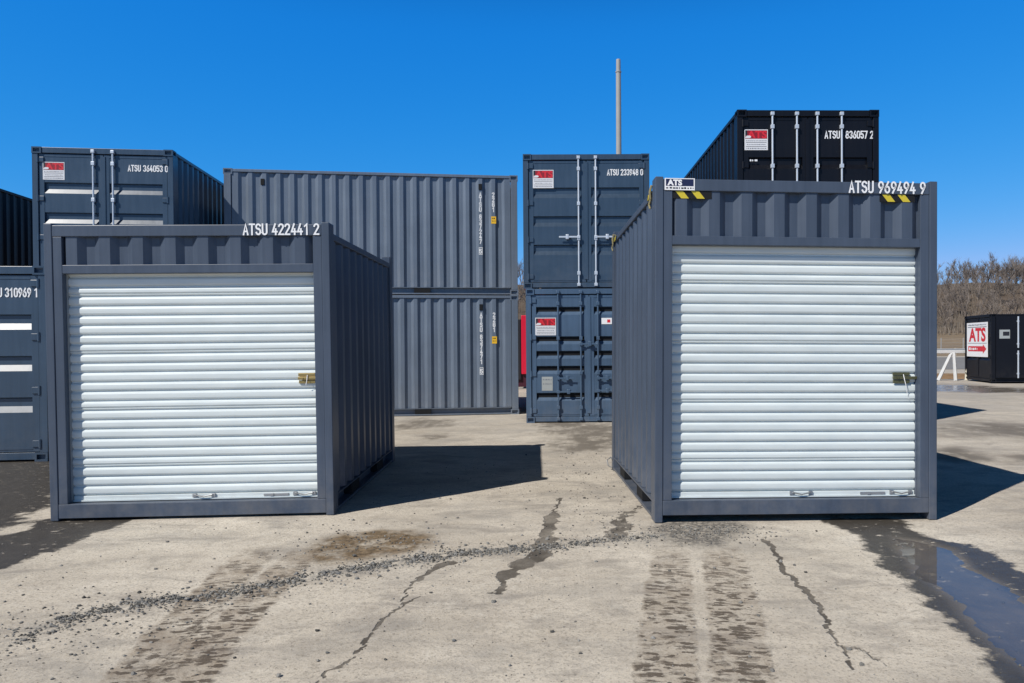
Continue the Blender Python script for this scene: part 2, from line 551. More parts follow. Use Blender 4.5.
def door_leaf(root, u0, u1, z0, z1, H, mat, chans, drop=.020, valley=.100, rise=.082, depth=.038, hinge_side=-1, hinges=4):
    """one container door: stiles, pressed panel with horizontal channels; chans = distances of each channel's top below the roof"""
    mb = MB()
    vf, vb = .036, .090
    st = .085
    mb.box(u0, u0 + st, vf - .004, vb, z0, z1)
    mb.box(u1 - st, u1, vf - .004, vb, z0, z1)
    pts = [(z1, 0)]
    for c in chans:
        t = H - c
        pts += [(t, 0), (t - drop, depth), (t - drop - valley, depth), (t - drop - valley - rise, 0)]
    pts += [(z0, 0), (z0, .054), (z1, .054)]
    mb.extrude(pts, lambda a, b: (u0 + st, vf + b, a), lambda a, b: (u1 - st, vf + b, a))
    # pressed lips top and bottom
    mb.box(u0 + st, u1 - st, vf - .006, vf - .0005, z1 - .05, z1 - .02)
    mb.box(u0 + st, u1 - st, vf - .006, vf - .0005, z0 + .03, z0 + .06)
    d = mb.build('door', mat, root)
    ue = u0 if hinge_side < 0 else u1
    for k in range(hinges):
        z = z0 + (z1 - z0) * (.045 + .91 * k / (hinges - 1))
        h = MB()
        s = -hinge_side
        a, b = sorted((ue - s * .045, ue + s * .085))
        h.box(a, b, vf - .022, vf - .005, z - .045, z + .045, ch=.006)
        h.tube([(ue - s * .015, vf - .02, z - .06), (ue - s * .015, vf - .02, z + .06)], .020, 8)
        h.build('hinge', mat, d)
    g = MB()
    a, b = sorted((ue, ue - (-hinge_side) * .012))
    return d

def door_end(root, W, H, mat, chans, rods, rodmat, handles=None, **kw):
    """front end with two doors; rods = list of u; handles = {rod index: [(0,z,len)]}"""
    for u0 in (0.0, W - .10):
        MB().box(u0, u0 + .10, .012, .15, .1185, H - .1185, ch=.005).build('corner_post', mat, root)
    for u0 in (0.03, W - .13):
        MB().box(u0, u0 + .10, .0, .10, .1185, H - .1185)  # (kept only as a guide, not linked)
    MB().box(.1625, W - .1625, .015, .13, H - .108, H - .004, ch=.006).build('door_header', mat, root)
    MB().box(.1625, W - .1625, .018, .13, .022, .118, ch=.006).build('door_sill', mat, root)
    MB().box(.101, W - .101, .075, .089, .119, H - .119).build('door_gasket', M['dark'], root)
    m = W / 2
    z0, z1 = .128, H - .124
    dl = door_leaf(root, .112, m - .008, z0, z1, H, mat, chans, hinge_side=-1, **kw)
    dr = door_leaf(root, m + .008, W - .112, z0, z1, H, mat, chans, hinge_side=1, **kw)
    for i, u in enumerate(rods):
        lock_rod(dl if u < m else dr, u, .045, H - .04, H, rodmat, (handles or {}).get(i), rodmat)
    # the overlap strip and lock box between the leaves
    st = MB()
    st.box(m - .045, m + .03, .020, .0315, z0 + .05, z1 - .03)
    st.build('cover_strip', mat, dr)
    return dl, dr

def fnv(u0, z0, v):
    """writer on a front face (facing -v)"""
    return lambda a, b, z: (u0 + a, v - z, z0 + b)

# ------------------------------------------------------------------ ground
POLY = {
    'wet1': [(2.19, 6.42), (2.73, 6.44), (2.69, 6.06), (2.77, 5.69), (2.9, 5.57), (2.9, 5.21), (2.87, 4.76), (2.86, 4.07), (1.9, 2.7), (1.98, 3.25), (2.03, 3.43), (2.13, 3.65), (2.11, 3.83), (2.09, 4.02), (2.13, 4.24), (2.16, 4.53), (2.21, 4.88), (2.23, 5.17), (2.25, 5.48), (2.29, 5.91), (2.25, 6.17)],
    'water': [(2.48, 5.93), (2.66, 5.81), (2.75, 5.66), (2.8, 5.52), (2.74, 5.07), (2.71, 4.71), (2.66, 4.26), (2.58, 3.67), (2.05, 2.91), (2.09, 3.47), (2.08, 3.66), (2.1, 3.91), (2.16, 4.24), (2.19, 4.49), (2.23, 4.84), (2.3, 5.17), (2.37, 5.53)],
    'wet2': [(-4.96, 5.92), (-4.53, 5.97), (-4.47, 6.23), (-4.53, 6.55), (-3.89, 6.65), (-3.95, 6.39), (-3.94, 5.99), (-3.92, 5.66), (-3.95, 5.4), (-3.91, 5.16), (-4.1, 4.89)],
    'wet3': [(-8.59, 10.27), (-7.07, 10.21), (-5.4, 7.98), (-5.24, 7.56), (-5.18, 7.22), (-4.97, 6.56), (-4.83, 5.77)],
    'mud': [(-1.94, 5.41), (-1.94, 5.79), (-1.81, 6.04), (-1.57, 6.19), (-1.3, 6.15), (-1.08, 5.89), (-1.08, 5.6), (-1.26, 5.39), (-1.54, 5.25), (-1.78, 5.23)],
    'crack1': [(-1.15, 3.29), (-1.14, 3.39), (-1.12, 3.5), (-1.05, 3.66), (-1.05, 3.96), (-1.03, 4.22), (-0.98, 4.4), (-1.01, 4.6), (-1.0, 4.84), (-0.91, 5.14), (-0.84, 5.24)],
    'crack1b': [(-0.98, 4.4), (-0.94, 4.46), (-0.91, 4.53)],
    'crack2': [(-0.1, 7.41), (-0.16, 6.67), (-0.17, 5.81), (-0.23, 5.37), (-0.35, 5.13), (-0.43, 4.87), (-0.46, 4.59)],
    'crack3': [(1.48, 5.77), (1.48, 5.44), (1.42, 4.96), (1.43, 4.6), (1.43, 4.33), (1.4, 4.09), (1.35, 3.92), (1.34, 3.69), (1.29, 3.41)],
    'crack3b': [(1.35, 3.75), (1.42, 3.69), (1.47, 3.57), (1.48, 3.48)],
    'stain4': [(0.65, 7.06), (0.44, 6.46), (0.36, 5.8)],
    'trk_r1': [(0.76, 5.65), (0.58, 4.43), (0.49, 3.83), (0.41, 3.27)],
    'trk_r2': [(1.13, 5.64), (0.95, 4.42), (0.85, 3.82), (0.74, 3.27)],
    'trk_l1': [(-1.98, 3.3), (-2.09, 3.87), (-2.19, 4.51), (-2.33, 5.8)],
    'trk_l2': [(-1.72, 3.3), (-1.83, 3.86), (-1.89, 4.51), (-1.97, 5.74)],
    'gravel': [(-2.84, 3.88), (-2.83, 4.16), (-2.63, 4.38), (-2.36, 4.53), (-2.05, 4.66), (-1.76, 4.89), (-1.55, 5.06), (-1.25, 5.22), (-0.94, 5.39), (-0.66, 5.51), (-0.3, 5.56), (-0.08, 5.61), (0.22, 5.72), (0.66, 5.85)],
    'grit': [(0.56, 6.04), (0.76, 6.38), (1.11, 6.44), (1.43, 6.36), (1.49, 5.93), (1.1, 5.56), (0.82, 5.64)],
    'b1': [(-0.16, 11.93), (0.0, 13.32), (0.57, 14.3), (0.99, 13.59), (0.82, 11.29), (0.42, 10.57), (-0.0, 10.58)],
    'b2': [(-3.5, 15.1), (-3.12, 15.69), (-2.42, 15.23), (-2.43, 14.11), (-3.04, 13.48)],
    'b3': [(-2.5, 12.56), (-2.13, 12.83), (-2.02, 12.4), (-2.21, 11.9)],
    'b4': [(-0.82, 15.55), (-0.54, 16.43), (0.19, 14.32), (-0.17, 13.02), (-0.48, 14.36)],
    'b5': [(5.1, 10.67), (5.55, 10.86), (5.61, 10.07), (5.45, 9.56), (4.91, 9.49), (4.7, 9.84)],
    'b6': [(5.74, 10.07), (6.43, 10.32), (6.14, 9.45), (5.44, 9.32)],
    'b7': [(6.35, 13.3), (7.76, 14.63), (8.53, 13.68), (8.83, 12.56), (7.68, 11.81), (6.52, 12.0)],
    'b8': [(12.34, 26.21), (14.14, 27.34), (14.47, 25.37), (15.34, 23.6), (14.44, 22.22), (11.62, 22.47), (11.06, 23.5)],
}
def seg_dist(X, Y, pl):
    d = np.full(X.shape, 1e9)
    for (x0, y0), (x1, y1) in zip(pl[:-1], pl[1:]):
        dx, dy = x1 - x0, y1 - y0
        t = np.clip(((X - x0) * dx + (Y - y0) * dy) / (dx * dx + dy * dy + 1e-12), 0, 1)
        d = np.minimum(d, np.hypot(X - x0 - t * dx, Y - y0 - t * dy))
    return d
def poly_sd(X, Y, pl):
    """signed distance, positive inside"""
    ins = np.zeros(X.shape, bool)
    n = len(pl)
    for i in range(n):
        x0, y0 = pl[i]
        x1, y1 = pl[(i + 1) % n]
        c = ((y0 > Y) != (y1 > Y)) & (X < (x1 - x0) * (Y - y0) / (y1 - y0 + 1e-12) + x0)
        ins ^= c
    d = seg_dist(X, Y, pl + [pl[0]])
    return np.where(ins, d, -d)
def sstep(a, b, x):
    t = np.clip((x - a) / (b - a), 0, 1)
    return t * t * (3 - 2 * t)
class VN:
    def __init__(s, seed):
        s.g = np.random.RandomState(seed).rand(256, 256)
    def __call__(s, X, Y, sc_):
        x, y = X * sc_, Y * sc_
        xi, yi = np.floor(x).astype(int), np.floor(y).astype(int)
        fx, fy = x - xi, y - yi
        fx, fy = fx * fx * (3 - 2 * fx), fy * fy * (3 - 2 * fy)
        G = lambda a, b: s.g[a % 256, b % 256]
        return (G(xi, yi) * (1 - fx) + G(xi + 1, yi) * fx) * (1 - fy) + (G(xi, yi + 1) * (1 - fx) + G(xi + 1, yi + 1) * fx) * fy
    def fbm(s, X, Y, sc_, o=4):
        r, a, t = 0, 1.0, 0
        for i in range(o):
            r = r + a * s(X + 17.3 * i, Y - 9.1 * i, sc_ * 2 ** i)
            t += a
            a *= .55
        return r / t
vn = VN(3)
# the two roller-door boxes stand on very slightly sloping slabs: (x, y, yaw, dz/dv, dz/du, z)
STAND = {'A': (-4.534, 6.565, .0495, .0092, .0059, -.0073), 'B': (.702, 6.2855, .0641, -.0127, -.0095, .0143)}

def ground_z(X, Y):
    z = (vn.fbm(X, Y, .5, 4) - .5) * .03 * sstep(14, 4, Y)
    z = z + (vn.fbm(X + 40, Y, 3.0, 3) - .5) * .010
    for x0, y0, yaw, a, b, c in STAND.values():
        c_, s_ = math.cos(yaw), math.sin(yaw)
        u = (X - x0) * c_ + (Y - y0) * s_
        v = -(X - x0) * s_ + (Y - y0) * c_
        du = np.maximum(np.maximum(-u, u - 2.438), 0)
        dv = np.maximum(np.maximum(-v, v - 2.991), 0)
        wgt = sstep(1.3, .15, np.hypot(du, dv))
        pl = np.clip(u, -.5, 3) * b + np.clip(v, -.5, 3.5) * a + c
        z = z * (1 - wgt) + (pl + (vn.fbm(X, Y, 4.0, 3) - .5) * .006 - .004) * wgt
    wob = (vn.fbm(X, Y, 2.2, 4) - .5) * .22
    sd = poly_sd(X, Y, POLY['water']) + wob * .6
    sd = sd - .07 + (vn.fbm(X + 3, Y, 9.0, 4) - .5) * .16
    z = np.where(sd > -.35, np.minimum(z, .004 - .030 * sstep(-.20, .14, sd)), z)
    far = sstep(17, 26, X) * 0
    return z + far

def build_ground():
    def axis(fine0, fine1, st, lo, hi, gr):
        a = list(np.arange(fine0, fine1, st))
        s, x = st, fine1
        while x < hi:
            a.append(x)
            s *= gr
            x += s
        a.append(hi)
        s, x = st, fine0
        b = []
        while x > lo:
            s *= gr
            x -= s
            b.append(max(x, lo))
        return np.array(b[::-1] + a)
    xs = axis(-4.6, 3.0, .0155, -1500, 1500, 1.045)
    ys = [3.0]
    while ys[-1] < 7.2:
        ys.append(ys[-1] + .0105 * (ys[-1] / 3.2) ** 1.6)
    s = ys[-1] - ys[-2]
    while ys[-1] < 2500:
        s *= 1.03
        ys.append(ys[-1] + s)
    s, y = .02, 3.0
    lo = []
    while y > -300:
        s *= 1.12
        y -= s
        lo.append(y)
    ys = np.array(lo[::-1] + ys)
    X, Y = np.meshgrid(xs, ys)
    Z = ground_z(X, Y)
    nx, ny = len(xs), len(ys)
    me = bpy.data.meshes.new('ground')
    co = np.stack([X, Y, Z], -1).reshape(-1, 3).astype(np.float32)
    i = np.arange(nx * ny).reshape(ny, nx)
    q = np.stack([i[:-1, :-1], i[:-1, 1:], i[1:, 1:], i[1:, :-1]], -1).reshape(-1, 4)
    me.vertices.add(len(co))
    me.vertices.foreach_set('co', co.ravel())
    me.loops.add(q.size)
    me.loops.foreach_set('vertex_index', q.ravel().astype(np.int32))
    me.polygons.add(len(q))
    me.polygons.foreach_set('loop_start', np.arange(0, q.size, 4, dtype=np.int32))
    me.update(calc_edges=True)
    me.shade_smooth()
    x, y = X.ravel(), Y.ravel()
    def attr(nm, val):
        a = me.attributes.new(nm, 'FLOAT', 'POINT')
        a.data.foreach_set('value', np.clip(val, 0, 1).astype(np.float32))
    wob = (vn.fbm(x, y, 2.2, 5) - .5)
    wob2 = (vn.fbm(x + 50, y, 9.0, 4) - .5)
    P = POLY
    wet = np.zeros_like(x)
    for k, sft, wb in (('wet1', .16, .25), ('wet2', .16, .35), ('wet3', .22, .5)):
        wet = np.maximum(wet, sstep(-sft, sft, poly_sd(x, y, P[k]) + (.07 if k == 'wet1' else .1) + wob * wb + wob2 * wb * .5))
    damp = np.zeros_like(x)
    for k, sft, wb in (('b1', .35, 1.4), ('b2', .3, .9), ('b3', .08, .35), ('b4', .3, 1.2), ('b5', .25, .5), ('b6', .2, .6), ('b7', .8, 1.5)):
        damp = np.maximum(damp, sstep(-sft, sft, poly_sd(x, y, P[k]) + wob * wb + wob2 * wb * .5))
    far_wet = sstep(-.5, .5, poly_sd(x, y, P['b8']) + wob * 2)
    # cracks and the damp veins that follow them
    cr = np.zeros_like(x)
    def vein(pl, w0, w1, amp):
        n = len(pl)
        best = np.full(x.shape, 0.0)
        jx = x + (vn.fbm(x, y, 14, 3) - .5) * amp
        jy = y + (vn.fbm(x + 9, y + 9, 14, 3) - .5) * amp
        for i, (a, b) in enumerate(zip(pl[:-1], pl[1:])):
            t = i / max(1, n - 2)
            wd = w0 + (w1 - w0) * t
            d = seg_dist(jx, jy, [a, b])
            best = np.maximum(best, sstep(wd * 1.35, wd * .6, d))
        return best
    cr = np.maximum(cr, vein(P['crack1'], .0085, .011, .06))
    cr = np.maximum(cr, vein(P['crack1'][-3:], .02, .05, .07))
    cr = np.maximum(cr, vein(P['crack1b'], .012, .008, .06))
    cr = np.maximum(cr, vein(P['crack3'], .024, .008, .075))
    cr = np.maximum(cr, vein(P['crack3b'], .010, .006, .10) * .7)
    cr = np.maximum(cr, vein(P['crack2'][:4], .018, .085, .14))
    cr = np.maximum(cr, vein(P['crack2'][3:], .085, .022, .12))
    cr = np.maximum(cr, vein(P['stain4'], .03, .08, .2) * .75)
    mud = sstep(-.10, .10, poly_sd(x, y, P['mud']) + wob * .25 + wob2 * .1)
    grit = sstep(-.12, .16, poly_sd(x, y, P['grit']) + wob * .3 + wob2 * .15)
    gl = sstep(.20, .03, seg_dist(x, y, P['gravel']) + wob2 * .12)
    tr = np.zeros_like(x)
    ts = np.zeros_like(x)
    tt = np.zeros_like(x)
    for k, hw, amt in (('trk_r1', .135, 1.0), ('trk_r2', .14, 1.0), ('trk_l1', .135, .95), ('trk_l2', .125, .9)):
        pl = P[k]
        (xa, ya), (xb, yb) = pl[0], pl[-1]
        # smooth centre line: x as a function of y
        py_ = np.array([p[1] for p in pl])
        px_ = np.array([p[0] for p in pl])
        o = np.argsort(py_)
        cx = np.interp(y, py_[o], px_[o], left=px_[o][0] + 0, right=px_[o][-1])
        slope = (xb - xa) / (yb - ya)
        ext = np.clip(py_.min() - y, 0, None)
        cx = cx - ext * slope
        d = (x - cx) / math.hypot(1, slope)
        m = sstep(hw * 1.35, hw * .72, np.abs(d + wob2 * .05)) * (.72 + .56 * (vn.fbm(x * 0 + 3.0 * ord(k[-1]), y, 1.7, 3))) * sstep(py_.max() + .30, py_.max() - .75, y)
        use = m > tr * .999
        ts = np.where(m > 0.001, y + slope * d + 17.3 * len(k) + 9.1 * ord(k[-1]) + 31 * ord(k[-2]), ts)
        tt = np.where(m > 0.001, d, tt)
        tr = np.maximum(tr, m * amt)
    for nm, v in (('wet', wet), ('damp', np.maximum(damp, far_wet)), ('crack', cr), ('mud', mud), ('grit', grit), ('gline', gl), ('tread', tr), ('sheen', far_wet), ('film', np.where(x < -1.2, .58, .42)), ('pool', sstep(-.05, .12, poly_sd(x, y, P['water']) + wob * .1))):
        attr(nm, v)
    a = me.attributes.new('tuv', 'FLOAT_VECTOR', 'POINT')
    a.data.foreach_set('vector', np.stack([tt, ts, tt * 0], -1).astype(np.float32).ravel())

    k = NT('yard concrete')
    ob = k.obj()
    def at(nm):
        return k.n('ShaderNodeAttribute', attribute_name=nm)
    base = k.mix(k.map(k.noise(ob, .55, 6, .62), .33, .67), (0.440, 0.390, 0.320), (0.615, 0.557, 0.468))
    base = k.mix(k.map(k.noise(ob, 3.2, 6, .65), .48, .74, 0, .55), base, (0.33, 0.285, 0.235))
    base = k.mix(k.map(k.noise(ob, 1.4, 4, .6, .6), .56, .74, 0, .45), base, (0.56, 0.52, 0.455))
    # worn aggregate speckle
    sp = k.noise(ob, 55, 4, .7)
    base = k.mix(k.map(sp, .53, .68, 0, .8), base, (0.20, 0.175, 0.145))
    base = k.mix(k.map(k.noise(k.vscale(ob, 1, 1.3, 1), 11, 6, .75), .53, .70, 0, .6), base, (0.245, 0.215, 0.175))
    base = k.mix(k.map(k.noise(ob, 90, 3, .7), .60, .74, 0, .5), base, (0.62, 0.58, 0.52))
    base = k.mix(k.map(k.noise(k.vscale(ob, .7, 1.5, 1), 2.0, 6, .7, .5), .51, .64, 0, .72), base, (0.285, 0.255, 0.22))
    base = k.mix(k.map(k.noise(ob, 6.5, 6, .75), .56, .68, 0, .55), base, (0.60, 0.555, 0.475))
    base = k.mix(k.map(k.noise(k.vscale(ob, .8, 1.2, 1), .85, 7, .72, .3), .50, .66, 0, .62), base, (0.285, 0.262, 0.232))
    base = k.mix(k.map(k.noise(ob, 38, 4, .7), .58, .68, 0, .6), base, (0.17, 0.15, 0.125))
    # old asphalt drift further out
    far = k.n('ShaderNodeSeparateXYZ')
    k.l(ob, far.inputs[0])
    farf = k.map(far.outputs[1], 7.5, 18.0, 0, .75)
    base = k.mix(k.math('MULTIPLY', farf, k.map(k.noise(ob, .35, 5, .6), .35, .65)), base, (0.33, 0.305, 0.275))
    dampc = k.mix(k.noise(ob, 4, 5, .65), (0.11, 0.095, 0.075), (0.20, 0.175, 0.145))
    df = k.math('MULTIPLY', at('damp').outputs['Fac'], k.map(k.noise(k.vscale(ob, 1, .6, 1), 2.4, 6, .7), .30, .50), clamp=True)
    c = k.mix(k.math('MULTIPLY', df, .95), base, dampc)
    mudc = k.mix(k.map(k.noise(ob, 16, 6, .72), .35, .65), (0.060, 0.042, 0.024), (0.25, 0.180, 0.108))
    mf = k.math('MULTIPLY', at('mud').outputs['Fac'], k.map(k.noise(ob, 5, 6, .7), .30, .52), clamp=True)
    c = k.mix(mf, c, mudc)
    gf = k.math('MULTIPLY', at('grit').outputs['Fac'], k.map(k.noise(ob, 26, 5, .75), .34, .54), clamp=True)
    c = k.mix(k.math('MULTIPLY', gf, .92), c, k.mix(sp, (0.045, 0.042, 0.037), (0.14, 0.13, 0.118)))
    gg = k.math('MULTIPLY', at('gline').outputs['Fac'], k.map(k.noise(ob, 20, 5, .75), .42, .60), clamp=True)
    c = k.mix(k.math('MULTIPLY', gg, .6), c, (0.19, 0.185, 0.175))
    # tyre prints: lugs of dried mud laid across each track
    tv = at('tuv').outputs['Vector']
    vl = k.n('ShaderNodeTexVoronoi')
    vl.inputs['Scale'].default_value = 1.0
    vl.inputs['Randomness'].default_value = .85
    wn = k.n('ShaderNodeTexNoise')
    wn.inputs['Scale'].default_value = 11
    wn.inputs['Detail'].default_value = 4
    k.l(tv, wn.inputs['Vector'])
    wa = k.n('ShaderNodeVectorMath', operation='MULTIPLY_ADD')
    wa.inputs[1].default_value = (.085, .06, 0)
    k.l(wn.outputs['Color'], wa.inputs[0])
    k.l(tv, wa.inputs[2])
    k.l(k.vscale(wa.outputs[0], 12, 27, 1), vl.inputs['Vector'])
    sc_ = k.n('ShaderNodeSeparateColor')
    k.l(vl.outputs['Color'], sc_.inputs[0])
    big = k.noise(k.vscale(tv, 3.0, 2.4, 1), 1.6, 4, .65)
    wear = k.math('ADD', k.math('MULTIPLY', big, 1.5), k.math('MULTIPLY', sc_.outputs[0], .45))
    blob = k.math('ADD', vl.outputs['Distance'], k.math('MULTIPLY', k.noise(k.vscale(ob, 1, 1.6, 1), 30, 5, .75), 1.15))
    lug = k.math('MULTIPLY', k.map(blob, 1.16, 1.0, smooth=True), k.map(wear, .72, 1.0), clamp=True)
    tf = at('tread').outputs['Fac']
    near = k.map(far.outputs[1], 5.8, 4.4, .45, 1.0)
    tfr = k.map(k.math('ADD', tf, k.math('MULTIPLY_ADD', k.noise(ob, 9, 5, .7), .9, -.45)), .25, .75)
    lugm = k.math('MULTIPLY', k.math('MULTIPLY', lug, tfr), near, clamp=True)
    film = k.math('MULTIPLY', k.math('MULTIPLY', tfr, k.map(k.noise(ob, 4.5, 6, .7), .32, .62)), at('film').outputs['Fac'])
    c = k.mix(film, c, (0.200, 0.148, 0.100))
    c = k.mix(k.math('MULTIPLY', lugm, .85), c, (0.070, 0.052, 0.037))
    wf = at('wet').outputs['Fac']
    wetc = k.mix(k.noise(ob, 7, 5, .65), (0.034, 0.030, 0.026), (0.085, 0.075, 0.062))
    islands = k.map(k.noise(k.vscale(ob, 1, 1.6, 1), 9, 5, .68), .30, .40)
    edge = k.math('ADD', k.math('MULTIPLY', k.noise(ob, 16, 6, .72), .9), k.math('MULTIPLY', k.noise(ob, 5, 3, .6), .35))
    wf = k.map(k.math('ADD', wf, k.math('SUBTRACT', edge, .60)), .36, .60)
    wff = k.math('MULTIPLY', wf, islands, clamp=True)
    wetc = k.mix(at('pool').outputs['Fac'], wetc, k.mix(k.noise(ob, 3, 5, .65), (0.10, 0.09, 0.082), (0.26, 0.225, 0.185)))
    c = k.mix(wff, c, wetc)
    crf = k.map(k.math('ADD', at('crack').outputs['Fac'], k.math('MULTIPLY_ADD', k.noise(ob, 30, 5, .7), .8, -.42)), .35, .75)
    c = k.mix(k.math('MULTIPLY', crf, k.map(k.noise(ob, 3.0, 4, .6), .35, .6, .62, .95)), c, k.mix(k.noise(ob, 12, 4, .6), (0.034, 0.028, 0.023), (0.09, 0.076, 0.060)))
    pit = k.math('MULTIPLY', k.map(k.noise(k.vscale(ob, 1, 1.5, 1), 23, 6, .75), .60, .70), k.map(k.noise(ob, 1.2, 5, .65), .44, .60), clamp=True)
    c = k.mix(k.math('MULTIPLY', pit, .8), c, (0.13, 0.11, 0.088))
    # scattered grit and pebbles
    vo = k.n('ShaderNodeTexVoronoi')
    vo.inputs['Scale'].default_value = 13
    k.l(ob, vo.inputs['Vector'])
    peb = k.math('MULTIPLY', k.map(vo.outputs['Distance'], .10, .06), k.map(k.noise(ob, 1.9, 4, .6), .52, .66), clamp=True)
    c = k.mix(k.math('MULTIPLY', peb, .75), c, (0.13, 0.11, 0.09))
    k.l(c, k.b.inputs['Base Color'])
    rough = k.mix(k.math('MULTIPLY', at('sheen').outputs['Fac'], .95), k.mix(wff, (.92,) * 3, (.42,) * 3), (.10,) * 3)
    k.l(rough, k.b.inputs['Roughness'])
    k.b.inputs['Specular IOR Level'].default_value = .35
    h = k.math('ADD', k.math('MULTIPLY', sp, .5), k.math('MULTIPLY', k.noise(ob, 14, 6, .7), 1.0))
    h = k.math('ADD', h, k.math('MULTIPLY', lugm, .8))
    h = k.math('SUBTRACT', h, k.math('MULTIPLY', crf, 1.5))
    k.bump(h, .55, .012)
    me.materials.append(k.m)
    o = bpy.data.objects.new('ground', me)
    col.objects.link(o)
    o['kind'] = 'structure'
    return o
build_ground()

# water lying in the hollow on the right
def build_puddle():
    xs = [p[0] for p in POLY['water']]
    ys = [p[1] for p in POLY['water']]
    mb = MB()
    mb.box(min(xs) - .25, max(xs) + .25, min(ys) - .25, max(ys) + .3, -.06, -.0125)
    k = NT('shallow muddy water')
    t = k.t
    out = t.nodes['Material Output']
    tr = k.n('ShaderNodeBsdfTransparent')
    tr.inputs[0].default_value = (0.80, 0.78, 0.75, 1)
    gl = k.n('ShaderNodeBsdfGlossy')
    gl.inputs['Roughness'].default_value = .02
    fr = k.n('ShaderNodeFresnel')
    fr.inputs[0].default_value = 1.40
    mx = k.n('ShaderNodeMixShader')
    bm_ = k.n('ShaderNodeBump')
    bm_.inputs['Strength'].default_value = .05
    bm_.inputs['Distance'].default_value = .004
    k.l(k.noise(k.obj(), 9, 2, .5), bm_.inputs['Height'])
    k.l(bm_.outputs[0], gl.inputs['Normal'])
    k.l(bm_.outputs[0], fr.inputs['Normal'])
    gb = k.n('ShaderNodeNewGeometry')          # light coming up through the film is hardly reflected
    k.l(k.math('MULTIPLY_ADD', k.math('SUBTRACT', 1.0, gb.outputs['Backfacing']), k.math('SUBTRACT', fr.outputs[0], .03), .03, clamp=True), mx.inputs[0])
    k.l(tr.outputs[0], mx.inputs[1])
    k.l(gl.outputs[0], mx.inputs[2])
    k.l(mx.outputs[0], out.inputs[0])
    t.nodes.remove(k.b)
    me = bpy.data.meshes.new('puddle')
    x0, x1, y0, y1 = min(xs) - .25, max(xs) + .25, min(ys) - .25, max(ys) + .3
    me.from_pydata([(x0, y0, -.0125), (x1, y0, -.0125), (x1, y1, -.0125), (x0, y1, -.0125)], [], [(0, 1, 2, 3)])
    me.materials.append(k.m)
    o = bpy.data.objects.new('puddle', me)
    col.objects.link(o)
    o['kind'] = 'structure'
build_puddle()

# ------------------------------------------------------------------ far setting: road, verge, bank and wooded hill
def strip(name, pts, z, mat):
    me = bpy.data.meshes.new(name)
    me.from_pydata([(x, y, z) for x, y in pts], [], [tuple(range(len(pts)))])
    me.materials.append(mat)
    o = bpy.data.objects.new(name, me)
    col.objects.link(o)
    o['kind'] = 'structure'
    return o
def soil(name, a, b, s=1.2):
    k = NT(name)
    k.set(.95, .2)
    ob = k.obj()
    f = k.math('ADD', k.math('MULTIPLY', k.noise(ob, s, 6, .7), .6), k.math('MULTIPLY', k.noise(ob, s * .12, 4, .6), .4))
    k.l(k.mix(k.map(f, .35, .65), a, b), k.b.inputs['Base Color'])
    return k.m
M['road'] = soil('grey road asphalt', (0.17, 0.168, 0.165), (0.23, 0.225, 0.22), .8)
M['leaf'] = soil('leaf litter', (0.16, 0.095, 0.045), (0.34, 0.22, 0.12), 3.0)
M['drygrass'] = soil('dry winter grass', (0.15, 0.115, 0.08), (0.27, 0.21, 0.145), .6)
M['woodfloor'] = soil('wood floor', (0.075, 0.058, 0.045), (0.13, 0.10, 0.078), .5)
def leafy_verge():
    # an earth strip with a ragged edge along the yard
    mb = MB()
    n = 90
    pts0, pts1 = [], []
    for i in range(n + 1):
        x = 8 + i * .55
        y0 = 31.2 - (x - 15) * .05 + (vn.fbm(np.array([x]), np.array([0.]), .8, 3)[0] - .5) * 1.2
        y1 = 36.2 - (x - 15) * .05 + (vn.fbm(np.array([x]), np.array([7.]), .8, 3)[0] - .5) * 1.0
        pts0.append((x, y0))
        pts1.append((x, y1))
    vv = []
    for (a, b), (c, d) in zip(pts0, pts1):
        m_ = (b + d) / 2
        vv += [(a, b, .004), (a, m_ - .8, .10), (a, m_ + .8, .10), (a, d, .004)]
    ff = []
    for i in range(n):
        for j in range(3):
            ff.append((i * 4 + j, i * 4 + j + 1, i * 4 + j + 5, i * 4 + j + 4))
    o = mb.add(vv, ff).build('leafy_verge', M['leaf'])
    o['kind'] = 'structure'
leafy_verge()
strip('road', [(-60, 46), (220, 33), (220, 68), (-60, 82)], .010, M['road'])

def hill_z(X, Y):
    d = Y + .10 * X * 0
    z = sstep(84, 92, d) * .35 + np.clip((d - 88) / 30, 0, 1) * 2.2 + sstep(113, 168, d) * 11.5 + np.clip((d - 172) / 200, 0, 2) * 3
    z = z + (vn.fbm(X, Y, .07, 3) - .5) * (1.0 + 2.5 * sstep(115, 170, d)) * sstep(86, 100, d)
    return z
def build_hill():
    xs = np.arange(-260, 420, 4.0)
    ys = np.concatenate([np.arange(82, 180, 2.0), np.arange(180, 420, 12.0)])
    X, Y = np.meshgrid(xs, ys)
    Z = hill_z(X, Y)
    Z[0, :] = -.3
    nx = len(xs)
    mb = MB()
    vv = list(zip(X.ravel(), Y.ravel(), Z.ravel()))
    ff, mi = [], []
    for j in range(len(ys) - 1):
        for i in range(nx - 1):
            ff.append((j * nx + i, j * nx + i + 1, (j + 1) * nx + i + 1, (j + 1) * nx + i))
            mi.append(0 if ys[j] < 117 else 1)
    mb.v = [tuple(map(float, p)) for p in vv]
    mb.f, mb.mi = ff, mi
    o = mb.build('hill', [M['drygrass'], M['woodfloor']], smooth=True)
    o['kind'] = 'structure'
build_hill()

